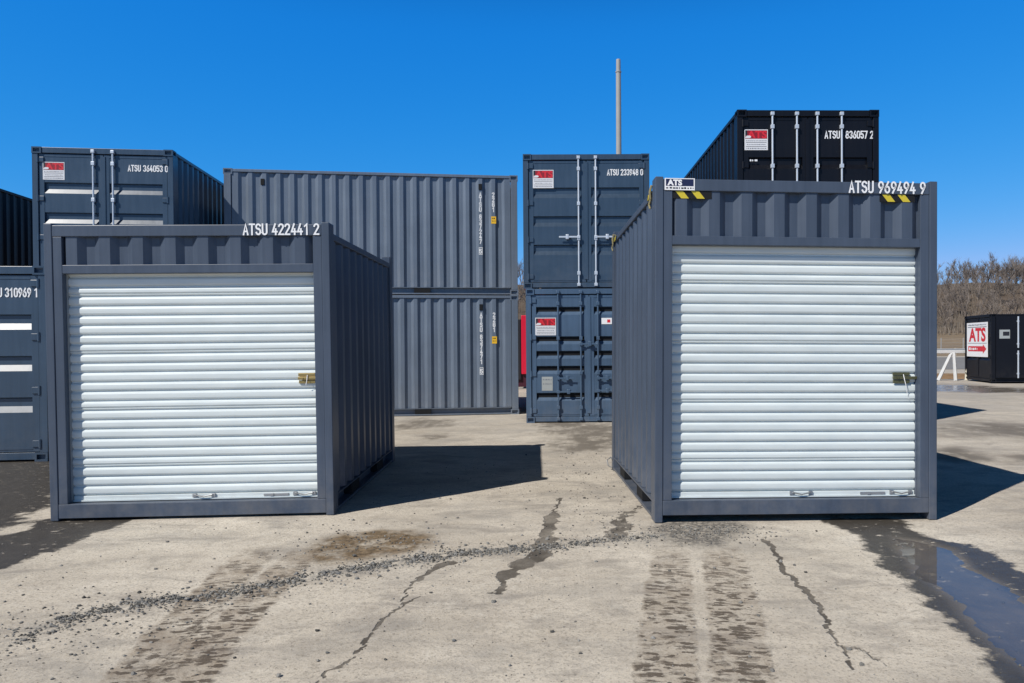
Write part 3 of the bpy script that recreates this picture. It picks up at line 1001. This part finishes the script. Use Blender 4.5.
# ------------------------------------------------------------------ bare trees
def bark(name, a, b):
    k = NT(name)
    k.set(.9, .2)
    oi = k.n('ShaderNodeObjectInfo')
    geo = k.n('ShaderNodeNewGeometry')
    f = k.math('FRACT', k.math('ADD', geo.outputs['Random Per Island'], oi.outputs['Random']))
    k.l(k.mix(f, a, b), k.b.inputs['Base Color'])
    return k.m
M['bark'] = bark('grey brown bark', (0.13, 0.11, 0.095), (0.24, 0.205, 0.175))
M['twig'] = bark('bare twigs', (0.118, 0.099, 0.086), (0.255, 0.215, 0.188))
M['brush'] = bark('tan brushwood', (0.16, 0.13, 0.10), (0.30, 0.25, 0.195))

def tree_arrays(seed, h, spread, ntw, tw=1.0):
    """returns trunk MB and crown MB of a leafless tree at the origin"""
    q = random.Random(seed)
    tm, cm = MB(), MB()
    def limb(p, d, ln, r, lev):
        pts = [p]
        dd = d.copy()
        k = 3
        for i in range(k):
            dd = (dd + Vector((q.uniform(-.22, .22), q.uniform(-.22, .22), q.uniform(0, .18)))).normalized()
            pts.append(pts[-1] + dd * ln / k)
        (tm if lev == 0 else cm).tube(pts, r, 4 if lev < 2 else 3, 0, r * .45)
        if lev >= 3:
            return
        nb = (5, 4, 4)[lev]
        for i in range(nb):
            t = q.uniform(.35, 1.0)
            j = min(k - 1, int(t * k))
            pp = pts[j].lerp(pts[j + 1], t * k - j)
            ang = q.uniform(0, 2 * math.pi)
            out = Vector((math.cos(ang), math.sin(ang), 0))
            nd = (dd * .75 + out * q.uniform(.45, .95) * spread + Vector((0, 0, .35))).normalized()
            limb(pp, nd, ln * q.uniform(.5, .72), r * .5, lev + 1)
        if lev >= 1:
            for i in range(ntw):
                t = q.uniform(.2, 1.0)
                j = min(k - 1, int(t * k))
                pp = pts[j].lerp(pts[j + 1], t * k - j)
                nd = (dd + Vector((q.uniform(-1, 1), q.uniform(-1, 1), q.uniform(-.2, .9)))).normalized()
                l_ = q.uniform(.5, 1.5) * h / 11
                wv = nd.cross(Vector((q.uniform(-1, 1), q.uniform(-1, 1), q.uniform(-1, 1)))).normalized() * q.uniform(.014, .032) * tw
                e = pp + nd * l_
                cm.add([pp - wv, pp + wv, e], [(0, 1, 2)])
    limb(Vector((0, 0, -.2)), Vector((q.uniform(-.06, .06), q.uniform(-.06, .06), 1)).normalized(), h * .52, h * .017, 0)
    return tm, cm

VAR = [tree_arrays(100 + i, q, s, 12, 1.35) for i, (q, s) in enumerate(((10.5, .9), (9.0, 1.1), (11.5, .8), (8.0, 1.0), (10, 1.2)))]
def build_wood():
    """the far wood on the hill: reads as one mass"""
    q = random.Random(11)
    vs_, fs, ms = [], [], []
    off = 0
    base = []
    for tm, cm in VAR:
        v = np.array(tm.v + cm.v, np.float32)
        nt_ = len(tm.v)
        f = tm.f + [tuple(i + nt_ for i in a) for a in cm.f]
        base.append((v, f))
    spots = []
    def fill(x0, x1, n):
        for _ in range(n):
            y = 117 + 70 * q.random() ** .95
            spots.append((q.uniform(x0, x1), y))
    fill(34, 150, 560)
    fill(-62, 34, 190)
    allv, allf, allm = [], [], []
    for x, y in spots:
        v, f = q.choice(base)
        s = q.uniform(.46, .70)
        a = q.uniform(0, 6.28)
        c_, s_ = math.cos(a), math.sin(a)
        z = float(hill_z(np.array([x]), np.array([y]))[0])
        vv = np.stack([(v[:, 0] * c_ - v[:, 1] * s_) * s + x, (v[:, 0] * s_ + v[:, 1] * c_) * s + y, v[:, 2] * s * q.uniform(.9, 1.1) + z], -1)
        allv.append(vv)
        allf.append((f, off))
        off += len(v)
    # brushwood under the trees: upright stems
    bv, bf = [], []
    for _ in range(15000):
        x = q.uniform(30, 150) if q.random() < .7 else q.uniform(-60, 30)
        y = 115.5 + 50 * q.random() ** 1.5
        z = float(1.0)
        bv.append((x, y))
    bx = np.array(bv)
    bz = hill_z(bx[:, 0], bx[:, 1])
    brv, brf = [], []
    for (x, y), z in zip(bv, bz):
        hh = q.uniform(.7, 3.2)
        wd = q.uniform(.02, .06)
        lx, ly = q.uniform(-.5, .5), q.uniform(-.4, .4)
        n0 = off + len(brv)
        brv += [(x - wd, y, z - .1), (x + wd, y, z - .1), (x + lx, y + ly, z + hh)]
        brf.append((n0, n0 + 1, n0 + 2))
    V = np.concatenate(allv + [np.array(brv, np.float32)])
    Fs = []
    M_ = []
    for f, o in allf:
        for a in f:
            Fs.append([i + o for i in a])
        M_ += [0] * len(f)
    Fs += brf
    M_ += [1] * len(brf)
    me = bpy.data.meshes.new('woodland')
    me.from_pydata(V.tolist(), [], Fs)
    me.materials.append(M['twig'])
    me.materials.append(M['brush'])
    me.polygons.foreach_set('material_index', M_)
    o = bpy.data.objects.new('woodland', me)
    col.objects.link(o)
    tag(o, 'bare leafless winter wood covering the far hillside', 'woodland', kind='stuff')
build_wood()

# trees that stand out of the wood one by one
def single_tree(x, y, seed, h, sp, label):
    z = float(hill_z(np.array([x]), np.array([y]))[0])
    tm, cm = tree_arrays(seed, h, sp, 10)
    r = empty('bare_tree', label, 'tree', (x, y, z), (0, 0, seed * 1.7), 'bare trees standing out of the far wood')
    tm.build('trunk', M['bark'], r)
    cm.build('crown', M['bark'], r)
single_tree(85.5, 148, 31, 8.0, .9, 'tall bare tree breaking the skyline above the black box with the sign')
single_tree(65.5, 117, 32, 6.0, 1.0, 'bare tree at the wood edge over the left end of the black box')
single_tree(76.0, 150, 33, 7.0, 1.1, 'low wide bare tree on the skyline right of the white barrier')
single_tree(-8.6, 118, 34, 9.0, .8, 'bare tree seen through the gap beside the red trailer')

# ------------------------------------------------------------------ roller-door boxes (the two in front)
def roll_profile(z0, z1, p0=.0838, seed=1):
    """rolled steel slats: slightly uneven pitch, a narrow joint bead every few slats"""
    q = random.Random(seed)
    pts = []
    z = z0
    n = 0
    while z < z1 - 1e-4:
        n += 1
        p = p0 * q.uniform(.955, 1.045)
        o = q.uniform(-.0015, .0015)
        e = min(z + p, z1)
        pr = ((0.0, .019), (.09, .019), (.17, .005), (.30, .0008), (.50, .0), (.72, .0004), (.84, .004), (.93, .013))
        if n % 6 == 4:
            pr = ((0.0, .019), (.08, .019), (.15, .006), (.24, .004), (.30, .012), (.36, .004), (.46, .0), (.70, .0004), (.84, .004), (.93, .013))
        for t, d in pr:
            if z + t * p < e - .001:
                pts.append((z + t * p, d + (o if d < .015 else 0) + .0018))
        z += p
    pts.append((z1, .019))
    return pts + [(z1, .028), (z0, .028)]

def roller_box(name, label, loc, yaw, tilt, H, sill_z, head_z, header_z, number, num_u, num_h, lock_mat, lock_u, lock_z, hazard):
    W, L = 2.438, 2.991
    root = empty(name, label, 'storage container', loc, (tilt[0], -tilt[1], yaw), 'roller door storage boxes in front')
    g = M['grey']
    # posts
    for u0 in (0, W - .068):
        MB().box(u0, u0 + .068, 0, .16, 0, H, ch=.006).build('corner_post', g, root)
    for u0 in (0, W - .10):
        MB().box(u0, u0 + .10, L - .15, L, 0, H, ch=.006).build('corner_post', g, root)
    # front portal
    MB().box(.0685, W - .0685, .004, .11, H - .115, H - .016, ch=.006).build('top_beam', g, root)
    for u0 in (.0685, W - .1455):
        MB().box(u0, u0 + .077, .008, .135, sill_z, H - .1155, ch=.004).build('door_jamb', g, root)
    MB().box(.1457, W - .1457, .010, .12, head_z, head_z + .075, ch=.004).build('lintel', g, root)
    s = MB()
    s.box(.0685, W - .0685, .003, .10, sill_z - .125, sill_z - .001, ch=.005)
    s.box(.1457, W - .1457, .1003, .16, sill_z - .09, sill_z - .006)
    s.build('sill', g, root)
    # header panel
    mb = MB()
    wd = W - .292
    pr = [(0, .044)]
    for n in range(9):
        c = .085 + .279 * n
        pr += [(c + o, d) for o, d in ((-.112, .044), (-.052, 0), (.040, 0), (.098, .044)) if 0 < c + o < wd]
    pr += [(wd, pr[-1][1]), (wd, .066), (0, .066)]
    mb.extrude(pr, lambda a, b: (.146 + a, .016 + b, head_z + .0755), lambda a, b: (.146 + a, .016 + b, H - .1155))
    mb.build('header_panel', g, root)
    # roller curtain
    zb = sill_z + .055
    rd = MB()
    pr = roll_profile(zb, head_z + .03, seed=int(H * 100))
    rd.extrude(pr, lambda a, b: (.1495, .086 + b, a), lambda a, b: (W - .1495, .086 + b, a))
    door = rd.build('roller_door', M['roll'], root)
    bb = MB()
    bb.box(.152, W - .152, .088, .110, sill_z + .004, zb - .002, ch=.004)
    bb.box(.152, W - .152, .076, .0875, sill_z + .006, sill_z + .018)
    bb.build('bottom_bar', M['roll'], door)
    for u0 in (.1462, W - .1492):
        MB().box(u0, u0 + .003, .062, .13, sill_z + .001, head_z - .001).build('door_guide', M['steel'] if u0 < 1 else g, root)
    MB().box(.10, W - .10, .16, L - .16, .122, .142).build('floor', M['timber'], root)
    # pull handles and slide latch at the bottom bar
    for uc in (1.28, 2.16):
        h = MB()
        z = sill_z + .034
        h.tube([(uc - .085, .084, z + .004), (uc - .075, .066, z + .012), (uc, .062, z - .004), (uc + .075, .066, z + .012), (uc + .085, .084, z + .004)], .006, 6)
        h.box(uc - .10, uc - .065, .074, .0875, z - .012, z + .022, ch=.003)
        h.box(uc + .065, uc + .10, .074, .0875, z - .012, z + .022, ch=.003)
        h.build('pull_handle', M['steel'], door)
    h = MB()
    h.box(1.80, 2.02, .080, .0875, sill_z + .022, sill_z + .044, ch=.002)
    h.box(1.86, 1.89, .072, .0795, sill_z + .020, sill_z + .046, ch=.002)
    h.build('slide_latch', M['steel'], door)
    # lock plate with cable tie
    k = MB()
    lu, lz = lock_u, lock_z
    k.box(lu, lu + .155, .062, .0845, lz - .014, lz + .014, ch=.004)
    k.box(lu, lu + .150, .072, .0848, lz + .018, lz + .046, ch=.003)
    k.box(lu + .005, lu + .150, .072, .0848, lz - .046, lz - .018, ch=.003)
    k.box(lu + .150, W - .146, .058, .078, lz - .012, lz + .012, ch=.003)
    k.tube([(lu + .04, .0615, lz), (lu + .04, .0545, lz)], .010, 8)
    lock = k.build('door_lock', lock_mat, door)
    c = MB()
    if lock_mat is M['olive']:
        c.tube([(lu + .085, .058, lz + .03), (lu + .092, .050, lz - .02), (lu + .105, .054, lz - .06), (lu + .118, .068, lz - .10)], .0035, 5)
        c.tube([(lu + .118, .068, lz - .10), (lu + .13, .074, lz - .15), (lu + .15, .080, lz - .19)], .002, 5)
    else:
        c.tube([(lu + .085, .058, lz + .03), (lu + .082, .050, lz - .02), (lu + .072, .056, lz - .06)], .0035, 5)
    c.build('cable_tie', M['white'], lock)
    # body behind the portal
    frame_common(root, W, L, H, g, cast=False, top_drop=.068)
    # number across the top beam
    t = MB()
    fn = fnv(num_u, H - .026 - .0985, -.0)
    wr = write(t, number, lambda a, b, z: (num_u + a, -.0008 - z, H - .104 + b), num_h, .165, .70, .885)
    t.build('container_number', M['letter'], root)
    if hazard:
        for u0, du, sg in ((.150, .33, 1), (1.935, .31, 1)):
            hz = MB()
            z1_ = H - .1165
            z0_ = z1_ - .062
            hz.box(u0, u0 + du, .0125, .0152, z0_, z1_, 1)
            n = 3
            for i in range(n):
                a = u0 + .02 + i * .135
                b_ = min(a + .066, u0 + du - .05)
                if b_ <= a:
                    continue
                hz.add([(a, 0.0117, z1_), (b_, 0.0117, z1_), (min(b_ + .05, u0 + du), 0.0117, z0_), (a + .05, 0.0117, z0_)], [(0, 1, 2, 3)], 0)
            hz.build('hazard_stripe', [M['yellow'], M['dark']], root)
        for v0 in (.16, L - .40):
            hz = MB()
            zt = H - .068
            hz.box(-.0022, -.0008, v0, v0 + .24, zt - .062, zt - .018, 1)
            for i in range(2):
                a = v0 + .02 + i * .11
                hz.add([(-.003, a, zt - .018), (-.003, a + .06, zt - .018), (-.003, a + .095, zt - .062), (-.003, a + .035, zt - .062)], [(0, 1, 2, 3)], 0)
            hz.build('hazard_stripe', [M['yellow'], M['dark']], root)
        # company sticker at the top left corner
        st = MB()
        fn = fnv(.078, H - .112, .0025)
        plate(st, fn, 0, .255, 0, .100, .002, 0)
        rect(st, fn, .010, .245, .034, .093, .003, 1)
        put_text(st, 'ATS', fn, .022, .037, .125, .052, .0037, 0, .05)
        small_print(st, fn, .012, .243, .010, .025, .003, 2, 5)
        st.build('company_sticker', [M['white'], M['navyink'], M['ink']], root)
        # frayed strap round the front and rear top corner
        for v0 in (.17, L - .17):
            q = MB()
            q.tube([(-.010, v0 + .01, H - .155), (-.018, v0, H - .10), (-.008, v0 - .015, H - .045), (.02, v0 - .01, H - .055)], .011, 6)
            q.tube([(-.010, v0 + .01, H - .155), (-.020, v0 + .03, H - .20), (-.012, v0 + .02, H - .235)], .009, 6)
            q.build('lashing_strap', M['tape'], root)
        q = MB()
        q.tube([(-.004, L - .10, .03), (-.05, L - .06, .05), (-.06, L - .02, .11), (-.02, L - .05, .15), (-.004, L - .10, .13)], .008, 6)
        q.build('lashing_ring', M['steel'], root)
    return root

A = roller_box('storage_container', 'low grey roller door box numbered 422441 2 with brass lock', (-4.534, 6.565, -.0073), .0495, (.0092, .0059), 2.591,
               .145, 2.155, 0, 'ATSU 422441 2', 1.700, .088, M['brass'], 2.125, 1.215, False)
B = roller_box('storage_container', 'taller grey roller door box numbered 969494 9 with hazard stripes', (.702, 6.2855, .0143), .0641, (-.0127, -.0095), 2.896,
               .185, 2.330, 0, 'ATSU 969494 9', 1.665, .090, M['olive'], 2.085, 1.212, True)

# ------------------------------------------------------------------ stacked shipping containers
GRP = 'stacked shipping containers'
CH = [.64, 1.19, 1.74]
def shipping(label, loc, yaw, z, mat, H=2.591, L=6.058, W=2.438, chans=CH, rods=(), rodmat=None, handles=None, number=None, sign=None, plainend=False, num_at=None, num_s=1.0, **kw):
    root = empty('shipping_container', label, 'shipping container', (loc[0], loc[1], z), (0, 0, yaw), GRP)
    frame_common(root, W, L, H, mat)
    for u0 in (0, W - .10):
        MB().box(u0, u0 + .10, L - .15, L - .012, .1185, H - .1185, ch=.005).build('corner_post', mat, root)
    dl, dr = door_end(root, W, H, mat, chans, rods, rodmat or mat, handles, **kw)
    if number:
        t = MB()
        u0, zz, hh = num_at or (1.60, H - .425, .105)
        write(t, number, lambda a, b, q: (u0 + a, .0300 - q, zz + b), hh, .17, .72, .82 * num_s)
        t.build('container_number', M['letter'], dr)
    if sign:
        u0, zt, w_, h_ = sign
        company_sign(dl, fnv(u0, zt - h_, .0335), w_, h_, int(loc[0] * 10) + 77)
    return root, dl, dr

D0 = (-.8386, 14.549)
# lower box of the middle stack: closely ribbed blue doors
Dl, dl, dr = shipping('blue ribbed door container at the bottom of the narrow middle stack', D0, .0052, 0, M['blue'],
    chans=[.35, .92, 1.20, 1.49, 2.01], drop=.018, valley=.052, rise=.085, depth=.054, rods=(.62, 1.06, 1.39, 1.81), rodmat=M['blue'],
    handles={0: [(0, .86, .30), (0, .60, .34)], 1: [(0, 1.52, .30)], 2: [(0, .86, .30), (0, .62, .30)]}, sign=(.18, 2.591 - .56, .40, .34))
p = MB()
plate(p, fnv(.30, .62, .0335), 0, .21, 0, .27, .003, 0)
small_print(p, fnv(.30, .62, .0335), .02, .19, .20, .225, .004, 1, 8)
small_print(p, fnv(.30, .62, .0335), .02, .19, .12, .14, .004, 1, 9)
p.build('data_plate', [M['plate'], M['greyink']], dl)
p = MB()
fn = fnv(1.46, 1.90, .0305)
plate(p, fn, 0, .20, 0, .12, .003, 0)
rect(p, fn, .11, .17, .03, .09, .004, 1)
p.build('warning_sticker', [M['white'], M['red']], dr)
shipping('dark blue container 233948 on top of the narrow middle stack', (D0[0] - .04, D0[1] + .02), .0052, 2.591, M['navy'], rods=(1.07, 1.40), rodmat=M['galv'],
    handles={0: [(0, .99, -.38)], 1: [(0, .99, .38)]}, number='ATSU 233948 0', num_at=(1.63, 2.591 - .405, .105), num_s=.93, sign=(.19, 2.591 - .30, .40, .35))
# right stack
E0 = (2.875, 12.870)
shipping('dark container hidden under the black one behind the tall roller door box', E0, .0243, 0, M['navy'], H=2.896, rods=(.60, 1.02, 1.39, 1.79), rodmat=M['galv'])
e, dl, dr = shipping('black container 836057 highest of all, above the tall roller door box', E0, .0243, 2.896, M['black'], rods=(.60, 1.02, 1.37, 1.79), rodmat=M['galv'],
    number='ATSU', sign=(.13, 2.591 - .33, .40, .35), num_at=(1.515, 2.591 - .475, .115), L=12.19, chans=[.80, 1.35, 1.90])
p = MB()
small_print(p, fnv(.22, 1.72, .0335), 0, .13, 0, .035, .001, 0, 4)
p.build('small_marking', M['letter'], dl)
p = MB()
write(p, '836057 2', lambda a, b, q: (1.875 + a, .0300 - q, 2.591 - .475 + b), .115, .17, .72, .78)
p.build('serial_number', M['letter'], dr)
# left stack
G0 = (-9.7916, 13.789)
shipping('dark blue container under number 364053 in the left stack', G0, .125, 0, M['navy'], rods=(1.05, 1.39), rodmat=M['galv'])
shipping('dark blue container 364053 on top of the left stack above the low roller door box', (G0[0], G0[1] + .01), .125, 2.591, M['navy'], rods=(1.05, 1.39), rodmat=M['galv'],
    handles={0: [(0, .99, -.38)], 1: [(0, .99, .38)]}, number='ATSU 364053 0', num_at=(1.645, 2.591 - .405, .105), num_s=.94, sign=(.175, 2.591 - .27, .37, .325))
K0 = (-6.931 - 2.438 * math.cos(.10), 9.998 - 2.438 * math.sin(.10))
shipping('single dark blue container 310969 cut off by the left edge', K0, .10, 0, M['navy'], L=2.991, rods=(.62, 1.05), rodmat=M['galv'],
    number='ATSU 310969 1', num_at=(1.675, 2.591 - .405, .108), num_s=.86)
# far left pair, only a shaded long side in view; black paint stands in for its shade
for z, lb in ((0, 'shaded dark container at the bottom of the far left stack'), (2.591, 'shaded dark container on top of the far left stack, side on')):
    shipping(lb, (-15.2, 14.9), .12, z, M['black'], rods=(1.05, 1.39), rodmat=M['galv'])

def side_on(label, corner, yaw, z, mat, H=2.591, L=6.058, W=2.438, **kw):
    """a container whose right-hand long side faces the camera"""
    x = corner[0] - W * math.sin(yaw)
    y = corner[1] + W * math.cos(yaw)
    return shipping(label, (x, y), yaw - math.pi / 2, z, mat, H=H, L=L, W=W, **kw)

def side_marks(root, digits, check, W=2.438, H=2.591, L=6.058):
    u = W - .018
    crest = lambda n: .16 + (5.738 - 20 * .278) / 2 + n * .278
    c1, c2 = crest(18), crest(19)
    t = MB()
    h = .084
    v1 = c1 - .022 + .0
    write(t, digits, lambda a, b, q: (u + .0015 + q, c1 - .022 + a, H - .47 + b), h, .22, sx=1.0, vertical=True)
    zb = H - .47 - h * (1.28 * 10 + .55) - .10
    write(t, check, lambda a, b, q: (u + .0015 + q, c1 - .022 + a, zb + b), h, .22, vertical=True)
    for a0, a1, b0, b1 in ((-.05, .06, -.03, -.018), (-.05, .06, .115, .127), (-.05, -.038, -.018, .115), (.048, .06, -.018, .115)):
        rect(t, lambda a, b, q: (u + .0018 + q, c1 - .004 + a, zb + b), a0 * .72, a1 * .72, b0, b1, 0, 0)
    t.build('container_number', M['letter'], root)
    t = MB()
    write(t, '22G1', lambda a, b, q: (u + .0015 + q, c2 - .022 + a, H - .47 + b), h, .22, vertical=True)
    t.build('size_code', M['letter'], root)
    y = MB()
    fn = lambda a, b, q: (u + .001 + q, c2 - .05 + a, H - 1.05 + b)
    plate(y, fn, 0, .105, 0, .155, .003, 0)
    small_print(y, fn, .015, .09, .10, .125, .004, 1, 3)
    small_print(y, fn, .015, .09, .045, .065, .004, 1, 6)
    y.build('warning_label', [M['orange'], M['ink']], root)
    # ventilator hoods under the top rail
    for c in (crest(18), crest(2) - .03):
        v = MB()
        v.box(u - .004, u + .016, c - .04, c + .035, H - .33, H - .20, ch=.006)
        v.build('vent_hood', M['dark'], root)
CC = (-7.100, 15.549)
for z, lb, num in ((0, 'blue grey container side on, at the bottom of the wide stack', 'ATSU 837471'), (2.591, 'blue grey container side on, on top of the wide stack', 'ATSU 837247')):
    r, _, _ = side_on(lb, CC, .1404, z, M['greyC'], rods=(1.05, 1.39), rodmat=M['galv'])
    side_marks(r, num, '5')

# ------------------------------------------------------------------ black site box with the big sign, right edge
r, dl, dr = side_on('black site box with a white and red arrow sign, right edge', (15.385, 27.55), -.122, .04, M['black'], H=2.50, L=6.058, rods=(), chans=[.9, 1.5])
p = MB()
fn = fnv(.24, .92, .012)
W_, H_ = 1.90, 1.30
plate(p, fn, 0, W_, 0, H_, .012, 0)
z = .014
small_print(p, fn, .10, W_ - .1, H_ - .12, H_ - .06, z, 3, 21)
rect(p, fn, .08, W_ - .08, H_ - .185, H_ - .165, z, 2)
put_text(p, 'ATS', fn, .20, .565, W_ - .36, .535, z, 1, .04)
rect(p, fn, .08, W_ - .08, .505, .52, z, 2)
rect(p, fn, .14, 1.55, .20, .40, z, 1)
p.add([fn(a, b, z + .001) for a, b in ((1.50, .12), (1.80, .30), (1.50, .48))], [(0, 1, 2)], 1)
small_print(p, fn, .22, 1.0, .25, .35, z + .002, 0, 22)
p.build('arrow_sign', [M['white'], M['red'], M['ink'], M['greyink']], r)
# flat sheeted side with bars
u = 2.438
q = MB()
q.box(u - .0165, u + .006, .17, 5.88, .17, 2.42)
q.build('side_sheet', M['black'], r)
q = MB()
for z0, z1 in ((.16, 1.16), (1.26, 2.40)):
    q.tube([(u + .03, .92, z0), (u + .03, .92, z1)], .028, 8)
for z0 in (.30, 1.02, 1.38, 2.2):
    q.box(u + .0065, u + .03, .88, .96, z0, z0 + .05)
q.build('locking_bar', M['galv'], r)
q = MB()
fn = lambda a, b, t: (u + .007 + t, .285 + a, 1.60 + b)
plate(q, fn, 0, .36, 0, .32, .004, 0)
rect(q, fn, .12, .34, .10, .25, .006, 1)
q.build('notice', [M['plate'], M['ink']], r)

# ------------------------------------------------------------------ red trailer in the gap
t = empty('cargo_trailer', 'red trailer in the gap between the two middle stacks', 'trailer', (-1.86, 26, 0), (0, 0, .0))
MB().box(-.02, .195, .02, 2.08, .30, 2.40, ch=.03).build('dark_panel', M['ink'], t)  # plain black upright panel left of the red body
MB().box(.2, 3.4, 0, 2.1, .50, 2.53, ch=.02).build('body', M['redbox'], t)
q = MB()
q.box(.02, 3.38, .10, .12, .06, .495)
q.box(.05, 3.35, .125, 2.05, .38, .495)
q.build('chassis', M['maroon'], t)
for v0 in (.03, 1.87):
    for u0 in (1.25, 2.05):
        wh = MB()
        wh.tube([(u0, v0, .33), (u0, v0 + .2, .33)], .33, 18)
        wo = wh.build('wheel', M['dark'], t)
        wr = MB()
        wr.tube([(u0, v0 - .012, .33), (u0, v0 - .002, .33)], .17, 12)
        wr.build('rim', M['steel'], wo)
MB().box(3.405, 4.3, 1.0, 1.1, .42, .52).build('drawbar', M['maroon'], t)

# ------------------------------------------------------------------ pole
t = empty('utility_pole', 'tall plain grey pole rising behind the narrow middle stack', 'pole', (1.60, 24, 0))
q = MB()
q.tube([(0, 0, 0), (0, 0, 10.12)], .105, 16, 0, .078)
q.build('shaft', M['polegrey'], t, smooth=False)
MB().tube([(0, 0, 10.12), (0, 0, 10.15)], .095, 16).build('collar', M['wire'], t)
MB().tube([(0, 0, 10.15), (0, 0, 10.50), (0, 0, 10.53)], .072, 16, 0, .066).build('pole_cap', M['polegrey'], t)

# ------------------------------------------------------------------ white sawhorse barrier, guardrail, fence posts
t = empty('barrier', 'white timber sawhorse barrier left of the black site box', 'barrier', (0, 0, 0))
q = MB()
q.box(12.6, 15.86, 29.95, 30.06, 1.08, 1.20, ch=.012)
q.build('beam', M['chalk'], t)
def leg(x0, y0, x1, y1, m_):
    MB().tube([(x0, y0, 0.0), (x1, y1, 1.10)], .07, 6, 0, .055).build('leg', m_, t)
leg(14.55, 29.8, 15.18, 30.0, M['chalk'])
leg(15.22, 29.75, 15.24, 29.93, M['chalk'])
leg(15.70, 29.85, 15.82, 29.98, M['cream'])
leg(12.62, 29.8, 12.9, 30.0, M['chalk'])
leg(13.0, 30.3, 12.86, 30.08, M['chalk'])

t = empty('guardrail', 'pale roadside guardrail beyond the grey road', 'guardrail', (0, 0, 0))
q = MB()
pr = [(.45, 0), (.53, -.06), (.60, 0), (.67, -.06), (.75, 0), (.75, .02), (.45, .02)]
q.extrude(pr, lambda a, b: (-40, 84.5 + b, a + .1), lambda a, b: (130, 78.5 + b, a + .1))
q.build('rail', M['rail'], t)
for i in range(44):
    x = -38 + i * 3.8
    y = 84.5 - (x + 40) / 170 * 6 + .10
    MB().box(x - .07, x + .07, y, y + .14, -.05, .92).build('post', M['timber'], t)
# wire fence
t = empty('wire_fence', 'thin wire fence at the foot of the dry grass bank', 'fence', (0, 0, 0))
for i in range(30):
    x = 20 + i * 2.6
    q = MB()
    q.tube([(x, 88 + .02 * i, .1), (x + .02, 88 + .02 * i, 2.05)], .05, 6)
    q.build('post', M['wire'], t)
q = MB()
for zz in (.7, 1.1, 1.5, 1.9):
    q.tube([(18, 88.0, zz), (98, 88.6, zz)], .012, 4)
q.build('wire', M['wire'], t)
# small pale hut at the wood edge
t = empty('field_shed', 'tiny pale shed at the foot of the wood', 'shed', (66.2, 112.4, 2.05))
MB().box(0, 1.3, 0, 1.2, 0, .75, ch=.02).build('wall', M['timber'], t)
MB().box(-.08, 1.38, -.08, 1.28, .752, .83, ch=.02).build('roof', M['chalk'], t)

# ------------------------------------------------------------------ loose gravel
def build_gravel():
    q = random.Random(5)
    pl = POLY['gravel']
    segs = list(zip(pl[:-1], pl[1:]))
    base = []
    for k in range(6):
        bm = bmesh.new()
        bmesh.ops.create_icosphere(bm, subdivisions=1, radius=1)
        for v in bm.verts:
            v.co *= q.uniform(.65, 1.2)
            v.co.z *= .7
        bm.verts.index_update()
        base.append(([tuple(v.co) for v in bm.verts], [tuple(v.index for v in f.verts) for f in bm.faces]))
        bm.free()
    pos = []
    dens = [.35, 1.0, 1.4, .8, 1.1, 1.0, 1.3, 1.5, 1.4, 1.2, 1.0, .6, .5]
    for (a, b), dn in zip(segs, dens):
        ln = math.hypot(b[0] - a[0], b[1] - a[1])
        for _ in range(int(ln * 1150 * dn)):
            t = q.random()
            o = q.gauss(0, .042) if q.random() < .7 else q.gauss(0, .12)
            if vn.fbm(np.array([a[0] + (b[0] - a[0]) * t]), np.array([a[1] + o]), 5.0, 2)[0] < .27:
                continue
            nx, ny = -(b[1] - a[1]) / ln, (b[0] - a[0]) / ln
            pos.append((a[0] + (b[0] - a[0]) * t + nx * o, a[1] + (b[1] - a[1]) * t + ny * o, min(.019, .0055 * math.exp(q.gauss(0, .45)))))
    for _ in range(260):                                   # strays to the left of the row
        pos.append((q.gauss(-2.75, .35), q.gauss(3.95, .28), q.uniform(.003, .010)))
    for _ in range(1900):                                   # strays over the yard
        pos.append((q.uniform(-4.6, 3.0), q.uniform(3.0, 9.5), min(.016, .0038 * math.exp(q.gauss(0, .5)))))
    for _ in range(380):                                   # grit in front of the tall box
        pos.append((q.gauss(1.08, .26), q.gauss(6.05, .18), q.uniform(.004, .010)))
    for _ in range(420):
        pos.append((q.gauss(.25, .28), q.uniform(5.9, 10.5), min(.016, .0045 * math.exp(q.gauss(0, .5)))))
    for _ in range(45):
        pos.append((q.uniform(-3.6, 2.6), q.uniform(3.1, 7.0), q.uniform(.008, .016)))
    for _ in range(140):
        pos.append((q.gauss(-1.5, .3), q.gauss(5.75, .25), q.uniform(.004, .011)))
    P_ = np.array(pos)
    inB = lambda x, y: (abs(x - 1.9) < 1.3 and 6.2 < y < 9.5) or (-4.6 < x < -2.0 and 6.5 < y < 9.7)
    Z = ground_z(P_[:, 0], P_[:, 1])
    mb = MB()
    for (x, y, r_), z in zip(pos, Z):
        if inB(x, y):
            continue
        v, f = q.choice(base)
        a = q.uniform(0, 6.28)
        c_, s_ = math.cos(a) * r_, math.sin(a) * r_
        mb.add([(x + p[0] * c_ - p[1] * s_, y + p[0] * s_ + p[1] * c_, z + p[2] * r_ + r_ * .35) for p in v], f)
    k = NT('loose grey gravel')
    k.set(.85, .3)
    geo = k.n('ShaderNodeNewGeometry')
    k.l(k.mix(geo.outputs['Random Per Island'], (0.055, 0.052, 0.046), (0.27, 0.26, 0.24)), k.b.inputs['Base Color'])
    o = mb.build('gravel', k.m)
    tag(o, 'loose grey gravel trailing across the concrete yard', 'gravel', kind='stuff')
build_gravel()
